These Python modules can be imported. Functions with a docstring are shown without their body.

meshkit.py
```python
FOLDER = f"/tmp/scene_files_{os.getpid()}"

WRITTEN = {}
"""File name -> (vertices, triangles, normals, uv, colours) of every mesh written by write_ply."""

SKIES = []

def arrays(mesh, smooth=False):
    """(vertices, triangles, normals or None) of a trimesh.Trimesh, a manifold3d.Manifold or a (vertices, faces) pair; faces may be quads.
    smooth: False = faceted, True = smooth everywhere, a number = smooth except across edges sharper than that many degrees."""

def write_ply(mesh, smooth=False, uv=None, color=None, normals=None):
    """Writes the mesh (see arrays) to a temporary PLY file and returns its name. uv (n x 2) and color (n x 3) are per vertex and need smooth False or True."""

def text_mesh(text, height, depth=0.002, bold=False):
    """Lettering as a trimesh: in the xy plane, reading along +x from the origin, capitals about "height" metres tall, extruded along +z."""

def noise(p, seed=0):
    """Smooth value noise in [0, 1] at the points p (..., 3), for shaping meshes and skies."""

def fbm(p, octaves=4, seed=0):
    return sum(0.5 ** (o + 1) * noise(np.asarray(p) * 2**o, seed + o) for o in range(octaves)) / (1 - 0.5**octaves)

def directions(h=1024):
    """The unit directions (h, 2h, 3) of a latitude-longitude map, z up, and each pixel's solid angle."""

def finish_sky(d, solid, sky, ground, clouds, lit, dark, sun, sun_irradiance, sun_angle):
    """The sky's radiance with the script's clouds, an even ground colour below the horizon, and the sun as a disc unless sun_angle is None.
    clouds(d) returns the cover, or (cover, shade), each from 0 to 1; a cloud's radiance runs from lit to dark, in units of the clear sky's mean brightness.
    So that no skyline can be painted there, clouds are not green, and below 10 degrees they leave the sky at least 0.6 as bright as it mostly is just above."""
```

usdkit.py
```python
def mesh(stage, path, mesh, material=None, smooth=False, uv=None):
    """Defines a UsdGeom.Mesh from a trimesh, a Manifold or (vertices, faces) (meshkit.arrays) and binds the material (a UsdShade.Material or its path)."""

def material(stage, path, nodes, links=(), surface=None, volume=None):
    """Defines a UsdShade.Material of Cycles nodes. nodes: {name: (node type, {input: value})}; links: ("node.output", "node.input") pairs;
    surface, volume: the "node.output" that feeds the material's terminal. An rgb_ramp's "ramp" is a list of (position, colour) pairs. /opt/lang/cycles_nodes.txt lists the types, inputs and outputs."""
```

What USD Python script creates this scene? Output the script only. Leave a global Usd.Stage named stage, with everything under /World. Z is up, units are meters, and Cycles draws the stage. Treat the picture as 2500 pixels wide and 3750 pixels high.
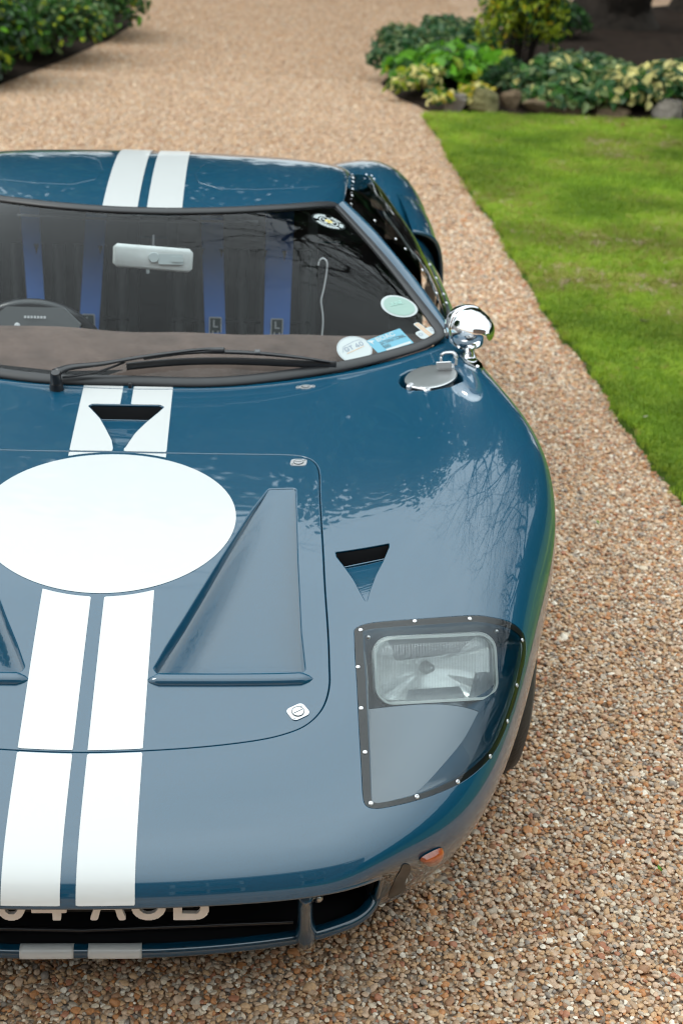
import math, random
import numpy as np, trimesh, shapely
from shapely.geometry import Polygon, LineString
from shapely.geometry.polygon import orient
from scipy.interpolate import BSpline, CubicSpline
from scipy.spatial import cKDTree, Delaunay
from pxr import Usd, UsdGeom, UsdLux, UsdShade, Gf, Sdf, Vt
import usdkit, meshkit

stage = Usd.Stage.CreateInMemory()
UsdGeom.SetStageUpAxis(stage, 'Z')
UsdGeom.Xform.Define(stage, '/World')
A3 = lambda *p: np.array(p, float)

# ---------------------------------------------------------------- camera, sky, sun, exposure
CAM = A3(0.24423, -1.98358, 1.90855)
PITCH, YAW, ROLL = np.radians([23.5185, 4.3624, -2.6350])
EXPOSURE = 1.45
SUN_AZ, SUN_EL = math.radians(-92), math.radians(46)      # azimuth from +y towards +x
SKY_STRENGTH, CLOUD, SUN_INT = 0.10, 10.0, 0.12
fw = A3(math.sin(YAW)*math.cos(PITCH), math.cos(YAW)*math.cos(PITCH), -math.sin(PITCH))
rt = A3(math.cos(YAW), -math.sin(YAW), 0); dn = np.cross(fw, rt)
rt, dn = rt*math.cos(ROLL)+dn*math.sin(ROLL), -rt*math.sin(ROLL)+dn*math.cos(ROLL)
cam = UsdGeom.Camera.Define(stage, '/World/camera')
mtx = Gf.Matrix4d(1.0)
for k, (row, last) in enumerate(((rt, 0), (-dn, 0), (-fw, 0), (CAM, 1))):
    mtx.SetRow(k, Gf.Vec4d(*map(float, row), last))
cam.AddTransformOp().Set(mtx)
cam.CreateFocalLengthAttr(54.803); cam.CreateHorizontalApertureAttr(24.0); cam.CreateVerticalApertureAttr(36.0)
cam.CreateFStopAttr(5.6); cam.CreateFocusDistanceAttr(2.72)
cam.CreateClippingRangeAttr(Gf.Vec2f(0.05, 2000))
cam.CreateExposureAttr(EXPOSURE)
def look(name, nodes, links=(), surface='p.BSDF', volume=None):
    return usdkit.material(stage, '/World/Looks/' + name, nodes, links, surface=surface, volume=volume)
sunv = A3(math.sin(SUN_AZ)*math.cos(SUN_EL), math.cos(SUN_AZ)*math.cos(SUN_EL), math.sin(SUN_EL))
sky_mat = look('sky', {
    's': ('sky_texture', {'sky_type': 'single_scattering', 'sun_disc': False, 'sun_elevation': SUN_EL, 'sun_rotation': math.atan2(sunv[0], sunv[1]), 'air_density': 1.0, 'aerosol_density': 2.0}),
    'tc': ('texture_coordinate', {}),
    'n': ('noise_texture', {'scale': 2.2, 'detail': 5.0, 'roughness': 0.55}),
    'cr': ('rgb_ramp', {'ramp': [(0.3, (0.79, 0.88, 0.90)), (0.7, (0.96, 1.06, 1.08))]}),
    'cs': ('mix', {'mix_type': 'multiply', 'fac': 1.0, 'color2': (CLOUD, CLOUD, CLOUD)}),
    'sx': ('separate_xyz', {}), 'sq': ('math', {'math_type': 'multiply'}), 'cie': ('math', {'math_type': 'multiply_add', 'value2': 0.95, 'value3': 0.42}), 'cx': ('combine_xyz', {}), 'cg': ('mix', {'mix_type': 'multiply', 'fac': 1.0}),
    'm': ('mix', {'mix_type': 'mix', 'fac': 0.90}),
    'b': ('background_shader', {'strength': SKY_STRENGTH})},
    [('tc.generated', 'n.vector'), ('n.fac', 'cr.fac'), ('cr.color', 'cs.color1'), ('s.color', 'm.color1'), ('tc.generated', 'sx.vector'), ('sx.z', 'sq.value1'), ('sx.z', 'sq.value2'), ('sq.value', 'cie.value1'), ('cie.value', 'cx.x'), ('cie.value', 'cx.y'), ('cie.value', 'cx.z'), ('cs.color', 'cg.color1'), ('cx.vector', 'cg.color2'), ('cg.color', 'm.color2'), ('m.color', 'b.color')], surface='b.background')
dome = UsdLux.DomeLight.Define(stage, '/World/sky')
UsdShade.MaterialBindingAPI.Apply(dome.GetPrim()).Bind(sky_mat)
dome.GetPrim().SetCustomDataByKey('kind', 'structure')
sun = UsdLux.DistantLight.Define(stage, '/World/sun')
sun.CreateNormalizeAttr(True); sun.CreateIntensityAttr(SUN_INT); sun.CreateAngleAttr(18.0); sun.CreateColorAttr(Gf.Vec3f(1.0, 0.96, 0.9))
zz = sunv; xx = np.cross([0, 1.0, 0.001], zz); xx /= np.linalg.norm(xx); yy = np.cross(zz, xx)
ms = Gf.Matrix4d(1.0)
for k, row in enumerate((xx, yy, zz)): ms.SetRow(k, Gf.Vec4d(*map(float, row), 0))
sun.AddTransformOp().Set(ms)

# ---------------------------------------------------------------- helpers
USED = {}
def path_for(parent, name):
    base = (str(parent.GetPath()) if parent is not None else '/World') + '/' + name
    n = USED.get(base, 0); USED[base] = n + 1
    return base if n == 0 else f'{base}_{n:03d}'
def tag(o, label=None, cat=None, group=None, kind=None):
    p = o.GetPrim() if hasattr(o, 'GetPrim') else o
    for k, v in (('label', label), ('category', cat), ('group', group), ('kind', kind)):
        if v: p.SetCustomDataByKey(k, v)
    return p
def thing(name, label, cat, loc=(0, 0, 0), rz=0.0, group=None):
    x = UsdGeom.Xform.Define(stage, path_for(None, name))
    if any(loc): x.AddTranslateOp().Set(Gf.Vec3d(*map(float, loc)))
    if rz: x.AddRotateZOp().Set(math.degrees(rz))
    return tag(x, label, cat, group)
def cat(*ms):
    """Joins (v, f) meshes."""
    v, f, n = [], [], 0
    for m in ms:
        a, b = (np.asarray(m.vertices), np.asarray(m.faces)) if hasattr(m, 'vertices') else m[:2]
        b = np.asarray(b)
        if b.shape[1] == 4: b = np.vstack([b[:, [0, 1, 2]], b[:, [0, 2, 3]]])
        v.append(a); f.append(b + n); n += len(a)
    return np.vstack(v), np.vstack(f)
def part(parent, name, mesh, mat, smooth=35, label=None, normals=None):
    p = path_for(parent, name)
    if normals is None and isinstance(mesh, tuple):
        f_ = np.asarray(mesh[1], int); use, inv_ = np.unique(f_, return_inverse=True); mesh = (np.asarray(mesh[0], float)[use], inv_.reshape(f_.shape))
    if normals is None:
        m = usdkit.mesh(stage, p, mesh, mat, smooth=smooth)
    else:
        m = usdkit.mesh(stage, p, mesh, mat)
        m.CreateNormalsAttr(Vt.Vec3fArray.FromNumpy(np.asarray(normals, np.float32))); m.SetNormalsInterpolation('vertex')
    return tag(m, label)
def unit(a): return a / np.maximum(np.linalg.norm(a, axis=-1, keepdims=True), 1e-12)
def grid_faces(n, m, wrap=False):
    i, j = np.meshgrid(np.arange(n - 1), np.arange(m if wrap else m - 1), indexing='ij'); k = (j + 1) % m
    q = np.stack([i*m + j, i*m + k, (i + 1)*m + k, (i + 1)*m + j], -1).reshape(-1, 4)
    return np.vstack([q[:, [0, 1, 2]], q[:, [0, 2, 3]]])
def tube(pts, r, n=10, closed=False, sx=1.0, sy=1.0, up=None):
    """Sweeps an n-gon of radius r (number or per point) along pts."""
    p = np.asarray(pts, float); r = np.broadcast_to(r, len(p)).astype(float)
    t = unit(np.roll(p, -1, 0) - np.roll(p, 1, 0)) if closed else unit(np.gradient(p, axis=0))
    ref = np.broadcast_to(A3(0, 0, 1) if up is None else up, p.shape).astype(float)
    if up is None:
        ref = np.where(np.abs(t[:, 2:]) < 0.95, ref, A3(1, 0, 0))
    a = unit(np.cross(t, ref)); b = np.cross(a, t)
    g = np.arange(n)*2*np.pi/n
    v = p[:, None] + r[:, None, None]*(sx*np.cos(g)[None, :, None]*a[:, None] + sy*np.sin(g)[None, :, None]*b[:, None])
    v = v.reshape(-1, 3); m = len(p)
    if closed:
        v = np.vstack([v, v[:n]]); return v, grid_faces(m + 1, n, True)[:, ::-1]
    f = grid_faces(m, n, True)[:, ::-1]
    v = np.vstack([v, p[0], p[-1]]); k = np.arange(n); e = (m - 1)*n
    f = np.vstack([f, np.stack([np.full(n, m*n), (k + 1) % n, k], 1)[:, ::-1], np.stack([np.full(n, m*n + 1), e + k, e + (k + 1) % n], 1)[:, ::-1]])
    return v, f
def smooth_line(pts, n, closed=False):
    p = np.asarray(pts, float)
    if closed: p = np.vstack([p, p[:1]])
    s = np.concatenate([[0], np.cumsum(np.linalg.norm(np.diff(p, axis=0), axis=1)**.5)])
    return CubicSpline(s, p, bc_type='periodic' if closed else 'natural')(np.linspace(0, s[-1], n, endpoint=not closed))
def lathe(prof, n=32, M=None):
    """Profile of (radius, height) turned about z, then moved by the 4x4 M."""
    pr = np.asarray(prof, float); g = np.arange(n)*2*np.pi/n
    v = np.stack([pr[:, None, 0]*np.cos(g), pr[:, None, 0]*np.sin(g), np.broadcast_to(pr[:, None, 1], (len(pr), n))], -1).reshape(-1, 3)
    f = grid_faces(len(pr), n, True)
    return (xf(v, M) if M is not None else v), f
def xf(v, M): return np.asarray(v) @ np.asarray(M)[:3, :3].T + np.asarray(M)[:3, 3]
def frame(o, z, x=(1, 0, 0)):
    z = unit(A3(*z)); x = A3(*x); x = unit(x - z*(x @ z)); M = np.eye(4)
    M[:3, 0], M[:3, 1], M[:3, 2], M[:3, 3] = x, np.cross(z, x), z, o
    return M
def cbox(size, c=0.004, M=None):
    """Box with chamfered edges, centred."""
    s = np.asarray(size, float)/2; c = min(c, s.min()*.9); P = []
    for sg in np.ndindex(2, 2, 2):
        g = np.array(sg)*2 - 1
        for k in range(3):
            q = s - c; q[k] = s[k]; P.append(g*q)
    h = trimesh.convex.convex_hull(np.array(P))
    v = np.asarray(h.vertices)
    return (xf(v, M) if M is not None else v), np.asarray(h.faces)
def extrude(poly, d, M=None):
    ms = [trimesh.creation.extrude_polygon(g, d, engine='earcut') for g in getattr(poly, 'geoms', [poly])]
    v, f = cat(*ms)
    return (xf(v, M) if M is not None else v), f
def strip(A, B):
    """Quads between two polylines of equal length."""
    A, B = np.asarray(A, float), np.asarray(B, float); n = len(A)
    return np.vstack([A, B]), grid_faces(2, n)
def rrect(w, h, r, n=6):
    return Polygon([(-w/2 + r, -h/2 + r), (w/2 - r, -h/2 + r), (w/2 - r, h/2 - r), (-w/2 + r, h/2 - r)]).buffer(r, quad_segs=n)
lin = lambda *c: tuple(((x/255 + .055)/1.055)**2.4 if x > 10 else x/255/12.92 for x in c)

# ---------------------------------------------------------------- smooth surfaces
class Spl:
    """Tensor cubic B-spline through a grid of points, lightly smoothed."""
    def __init__(s, G, nu, nv, lam=1e-4, mirror=True):
        G = np.asarray(G, float)
        if mirror:
            L = G[:, :0:-1].copy(); L[..., 0] *= -1; G = np.concatenate([L, G], 1)
        def par(D):
            c = np.concatenate([[0], np.cumsum(np.sqrt(D))]); return c/c[-1]
        pu = par(np.linalg.norm(np.diff(G, axis=0), axis=2).mean(1)**1.6); pv = par(np.linalg.norm(np.diff(G, axis=1), axis=2).mean(0)**1.6)
        s.ku, s.kv = s.knots(pu, nu), s.knots(pv, nv)
        Bu, Bv = BSpline.design_matrix(pu, s.ku, 3).toarray(), BSpline.design_matrix(pv, s.kv, 3).toarray()
        def pen(k, n):
            g = np.array([k[i+1:i+4].mean() for i in range(n)]); D = np.eye(n)
            for o in range(2): D = np.diff(D, axis=0)/((g[o+1:] - g[:len(g)-o-1])[:, None]/(o + 1))
            D = np.diff(D, axis=0); return D.T @ D
        A = np.kron(Bu, Bv)
        M = A.T @ A + lam*1e-3*(np.kron(pen(s.ku, nu), np.eye(nv)) + np.kron(np.eye(nu), pen(s.kv, nv))) + 1e-10*np.eye(nu*nv)
        s.c = np.linalg.solve(M, A.T @ G.reshape(-1, 3)).reshape(nu, nv, 3)
        U, V = np.meshgrid(np.linspace(0, 1, 300), np.linspace(0, 1, 301), indexing='ij')
        s.U, s.V = U.ravel(), V.ravel(); s.P = s(s.U, s.V); s.N = s.normal(s.U, s.V)
        s.LU = np.linalg.norm(np.diff(s.P.reshape(300, 301, 3), axis=0), axis=2).sum(0).mean()
        s.LV = np.linalg.norm(np.diff(s.P.reshape(300, 301, 3), axis=1), axis=2).sum(1).mean()
        s.top = s.N[:, 2] > 0.25
        s.k3 = cKDTree(s.P); s.k2 = cKDTree(s.P[s.top][:, :2])
    @staticmethod
    def knots(p, n):
        return np.concatenate([[0]*3, np.interp(np.linspace(0, 1, n - 2), np.linspace(0, 1, len(p)), p), [1]*3])
    def _b(s, x, k, d, n):
        x = np.clip(x, 0, 1)
        if not d: return BSpline.design_matrix(x, k, 3).toarray()
        return np.stack([BSpline(k, np.eye(n)[i], 3).derivative(d)(x) for i in range(n)], 1)
    def __call__(s, u, v, du=0, dv=0):
        u, v = np.ravel(u), np.ravel(v); out = np.empty((len(u), 3))
        for a in range(0, len(u), 20000):
            bu, bv = s._b(u[a:a+20000], s.ku, du, s.c.shape[0]), s._b(v[a:a+20000], s.kv, dv, s.c.shape[1])
            out[a:a+20000] = np.einsum('njk,nj->nk', np.tensordot(bu, s.c, 1), bv)
        return out
    def normal(s, u, v): return unit(np.cross(s(u, v, 0, 1), s(u, v, 1, 0)))
    def from_xy(s, T):
        """(u, v) of the top-side points with these (x, y)."""
        T = np.atleast_2d(np.asarray(T, float))[:, :2]; i = np.flatnonzero(s.top)[s.k2.query(T)[1]]
        uv = np.stack([s.U[i], s.V[i]], 1)
        for _ in range(10):
            r = s(*uv.T)[:, :2] - T
            J = np.stack([s(*uv.T, 1, 0)[:, :2], s(*uv.T, 0, 1)[:, :2]], 2) + 1e-9*np.eye(2)
            uv = np.clip(uv - np.clip(np.linalg.solve(J, r[..., None])[..., 0], -.03, .03), 0, 1)
        return uv
    def from_xyz(s, T):
        """(u, v) of the closest points of the surface."""
        T = np.atleast_2d(np.asarray(T, float)); i = s.k3.query(T)[1]; uv = np.stack([s.U[i], s.V[i]], 1)
        for _ in range(8):
            r = s(*uv.T) - T; J = np.stack([s(*uv.T, 1, 0), s(*uv.T, 0, 1)], 2); Jt = J.transpose(0, 2, 1)
            uv = np.clip(uv - np.clip(np.linalg.solve(Jt @ J + 1e-9*np.eye(2), Jt @ r[..., None])[..., 0], -.02, .02), 0, 1)
        return uv
    def poly(s, uv): return Polygon(np.asarray(uv)*[s.LU, s.LV]).buffer(0)          # polygons live in (u*LU, v*LV)
    def xy_poly(s, pts, r=0.0, mirror=False):
        """Plan outline (x, y), corners rounded by r, as a polygon on the surface."""
        p = Polygon(pts)
        if r: p = p.buffer(-r).buffer(r, quad_segs=6)
        ring = np.array(p.exterior.segmentize(0.006).coords)[:-1]
        if mirror: ring[:, 0] *= -1
        return s.poly(s.from_xy(ring))
    def at(s, q): q = np.asarray(q)/[s.LU, s.LV]; return s(q[:, 0], q[:, 1])
    def at_n(s, q): q = np.asarray(q)/[s.LU, s.LV]; return s.normal(q[:, 0], q[:, 1])
def ring_pts(ring, h=0.006):
    n = max(8, int(ring.length/h)); return np.array([ring.interpolate(k/n, normalized=True).coords[0] for k in range(n)])
def patch(S, poly, h=0.010, hb=0.006, off=0.0, coarse=None):
    """Meshes a polygon of the surface: (v, f, n, q) with q the flat coordinates."""
    V, F, N, Q = [], [], [], []; base = 0
    for g in getattr(poly, 'geoms', [poly]):
        if g.area < 1e-6: continue
        a0, b0, a1, b1 = g.bounds
        A, B = np.meshgrid(np.arange(a0, a1, h), np.arange(b0, b1, h), indexing='ij')
        A = A + (np.arange(A.shape[1]) % 2)[None, :]*h/2*0
        q = np.stack([A.ravel(), B.ravel()], 1)
        if coarse is not None:
            keep = coarse(q); q = q[keep]
        inn = g.buffer(-hb*.6)
        q = q[shapely.contains_xy(inn, q[:, 0], q[:, 1])] if not inn.is_empty else q[:0]
        rp = [ring_pts(r, hb) for r in [g.exterior, *g.interiors]]
        q = np.vstack([q, *rp]); rng = np.random.default_rng(5)
        t = Delaunay(q + rng.normal(0, 1e-7, q.shape)).simplices
        c = q[t].mean(1); t = t[shapely.contains_xy(g.buffer(1e-6), c[:, 0], c[:, 1])]
        a = q[t]; ar = np.cross(a[:, 1] - a[:, 0], a[:, 2] - a[:, 0]); t = t[np.abs(ar) > 1e-11]; ar = ar[np.abs(ar) > 1e-11]
        t[ar > 0] = t[ar > 0][:, ::-1]
        n = S.at_n(q); v = S.at(q) + n*off
        V.append(v); F.append(t + base); N.append(n); Q.append(q); base += len(v)
    V, F, N, Q = np.vstack(V), np.vstack(F), np.vstack(N), np.vstack(Q)
    use, inv = np.unique(F, return_inverse=True)
    return V[use], inv.reshape(F.shape), N[use], Q[use]
def edge_strip(S, ring, prof, into=True, off=0.0, hb=0.006, depth=None):
    """A turned-down edge along a ring. prof: (b, n) offsets, b across the ring (towards its inside if into), n along the normal; depth(P) scales the last ring's n."""
    q = ring_pts(ring, hb) if not isinstance(ring, np.ndarray) else ring
    P, N = S.at(q) + S.at_n(q)*off, S.at_n(q)
    T = unit(np.roll(P, -1, 0) - np.roll(P, 1, 0)); B = np.cross(N, T)
    area = 0.5*np.sum(q[:, 0]*np.roll(q[:, 1], -1) - np.roll(q[:, 0], -1)*q[:, 1])
    sg = -1 if area > 0 else 1                                                # (u, v, normal) is left-handed here
    B = B*sg*(1 if into else -1)
    for _ in range(3): B = unit(B + np.roll(B, 1, 0) + np.roll(B, -1, 0))
    rows = []
    for k, (b, n) in enumerate(prof):
        last = depth is not None and k == len(prof) - 1; dd = depth(P)[:, None] if last else 1.0
        rows.append(P + B*(b*dd/np.max(dd)) + N*n*dd)
    v = np.vstack(rows); m = len(q); f = grid_faces(len(prof), m, True)
    if (area > 0) == into: f = f[:, ::-1]
    return v, f
def join_n(*ms):
    v = np.vstack([m[0] for m in ms]); f, n = [], 0
    for m in ms: f.append(m[1] + n); n += len(m[0])
    return v, np.vstack(f)

# ---------------------------------------------------------------- materials
def plain(name, col, rough=0.5, metal=0.0, coat=0.0, spec=0.5, noise=None, bump=None, **kw):
    """Principled material; noise=(scale, amount) varies its colour, bump=(scale, distance) its relief."""
    nodes = {'p': ('principled_bsdf', {'base_color': col, 'roughness': rough, 'metallic': metal, 'coat_weight': coat, 'specular_ior_level': spec, **kw})}
    links = []
    if noise or bump: nodes['tc'] = ('texture_coordinate', {})
    if noise:
        a = noise[1]; nodes['n'] = ('noise_texture', {'scale': noise[0], 'detail': 5.0, 'roughness': 0.6})
        nodes['r'] = ('rgb_ramp', {'ramp': [(0.3, tuple(c*(1 - a) for c in col)), (0.7, tuple(min(1, c*(1 + a)) for c in col))]})
        links += [('tc.object', 'n.vector'), ('n.fac', 'r.fac'), ('r.color', 'p.base_color')]
    if bump:
        nodes['bn'] = ('noise_texture', {'scale': bump[0], 'detail': 4.0}); nodes['bm'] = ('bump', {'strength': 1.0, 'distance': bump[1]})
        links += [('tc.object', 'bn.vector'), ('bn.fac', 'bm.height'), ('bm.normal', 'p.normal')]
    return look(name, nodes, links)
PAINT_COL = (0.0003, 0.0246, 0.0475)
paint = look('blue_paint', {
    'tc': ('texture_coordinate', {}), 'n': ('noise_texture', {'scale': 900.0, 'detail': 1.0}),
    'r': ('rgb_ramp', {'ramp': [(0.35, tuple(c*.85 for c in PAINT_COL)), (0.65, tuple(c*1.15 for c in PAINT_COL))]}),
    'on': ('noise_texture', {'scale': 5.0, 'detail': 2.0}), 'ob': ('bump', {'strength': 1.0, 'distance': 0.0006}),
    'p': ('principled_bsdf', {'metallic': 0.15, 'roughness': 0.30, 'specular_ior_level': 0.24, 'coat_weight': 1.0, 'coat_roughness': 0.015, 'coat_ior': 1.63})},
    [('tc.object', 'n.vector'), ('n.fac', 'r.fac'), ('r.color', 'p.base_color'), ('tc.object', 'on.vector'), ('on.fac', 'ob.height'), ('ob.normal', 'p.coat_normal')])
white = plain('white_paint', (0.42, 0.43, 0.425), 0.35, coat=0.35, coat_roughness=0.03)
rubber = plain('black_rubber', (0.006, 0.006, 0.007), 0.42, noise=(30, .2))
plastic = plain('black_plastic', (0.004, 0.004, 0.005), 0.28, spec=0.5)
black = plain('dark_cavity', (0.008, 0.008, 0.009), 0.7, spec=0.2)
trim = plain('black_trim_tape', (0.006, 0.006, 0.006), 0.5, spec=0.2, bump=(900, .0002))
chrome = plain('chrome', (0.86, 0.86, 0.87), 0.03, metal=1.0)
steel = plain('satin_aluminium', (0.36, 0.37, 0.37), 0.30, metal=1.0, noise=(12, .08))
bright = plain('bright_screw_steel', (0.46, 0.46, 0.47), 0.36, metal=0.85)
letterm = plain('plate_letter', (0.72, 0.68, 0.65), 0.35)
belt = plain('blue_webbing', (0.040, 0.145, 0.46), 0.7, bump=(700, .0004))
beltlogo = plain('pale_print', (0.429, 0.429, 0.4368), 0.6)
seatm = plain('black_seat_vinyl', (0.012, 0.013, 0.013), 0.5, noise=(9, .3))
suede = plain('brown_suede', (0.1054, 0.0713, 0.0589), 0.9, noise=(14, .25), bump=(60, .002))
greyp = plain('grey_plastic', (0.072, 0.075, 0.078), 0.5)
orange = plain('orange_lens', (0.17, 0.034, 0.010), 0.10, coat=1.0, noise=(120, .25))
tyre = plain('tyre_rubber', (0.014, 0.013, 0.012), 0.55, noise=(40, .3), bump=(120, .002))
alloy = plain('wheel_alloy', (0.45, 0.45, 0.46), 0.3, metal=1.0)
silver = plain('mirror_back', (0.52, 0.54, 0.53), 0.25, noise=(14, .12), coat=0.5)
sticker_w = plain('sticker_white', (0.3525, 0.3917, 0.3917), 0.4)
sticker_g = plain('sticker_pale_green', (0.2056, 0.3036, 0.2644), 0.45)
sticker_b = plain('sticker_light_blue', (0.08704, 0.272, 0.359), 0.4)
sticker_k = plain('sticker_black', (0.02, 0.03, 0.03), 0.4)
sticker_y = plain('sticker_yellow', (0.51, 0.4216, 0.136), 0.4)
sticker_o = plain('sticker_orange', (0.544, 0.2584, 0.0544), 0.4)
ink = plain('grey_ink', (0.16, 0.19, 0.24), 0.5)
refl = plain('lamp_reflector', (0.88, 0.90, 0.90), 0.16, metal=0.55)
lampedge = plain('lamp_glass_edge', (0.34, 0.38, 0.37), 0.15, coat=0.6)
def pane(name, tint, ior, rough=0.0, bump=None, glossc=(1, 1, 1)):
    nodes = {'t': ('transparent_bsdf', {'color': tint}), 'g': ('glossy_bsdf', {'color': glossc, 'roughness': rough}), 'f': ('fresnel', {'IOR': ior}), 'm': ('mix_closure', {})}
    links = [('f.fac', 'm.fac'), ('t.BSDF', 'm.closure1'), ('g.BSDF', 'm.closure2')]
    if bump:
        nodes['tc'] = ('texture_coordinate', {}); nodes['w'] = ('wave_texture', {'wave_type': 'bands', 'bands_direction': 'x', 'scale': bump[0], 'distortion': 0.3})
        nodes['b'] = ('bump', {'strength': 1.0, 'distance': bump[1]}); links += [('tc.object', 'w.vector'), ('w.fac', 'b.height'), ('b.normal', 'g.normal'), ('b.normal', 'f.normal')]
    return look(name, nodes, links, surface='m.closure')
windglass = pane('windscreen_glass', (0.93, 0.96, 0.96), 1.22)
plexi = pane('side_window_plexi', (0.50, 0.53, 0.53), 1.48)
cover = pane('headlight_cover_perspex', (0.92, 0.94, 0.94), 1.43)
lens = look('ribbed_lens_glass', {
    't': ('transparent_bsdf', {'color': (0.93, 0.97, 0.96)}), 'g': ('glossy_bsdf', {'roughness': 0.08}), 'd': ('translucent_bsdf', {'color': (0.90, 0.92, 0.92)}),
    'tc': ('texture_coordinate', {}), 'w': ('wave_texture', {'wave_type': 'bands', 'bands_direction': 'x', 'scale': 60.0, 'distortion': 0.2}),
    'f': ('math', {'math_type': 'multiply', 'value2': 0.22}), 'm': ('mix_closure', {}), 'm2': ('mix_closure', {'fac': 0.50})},
    [('tc.object', 'w.vector'), ('w.fac', 'f.value1'), ('f.value', 'm.fac'), ('t.BSDF', 'm.closure1'), ('g.BSDF', 'm.closure2'), ('m.closure', 'm2.closure1'), ('d.BSDF', 'm2.closure2')], surface='m2.closure')

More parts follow.
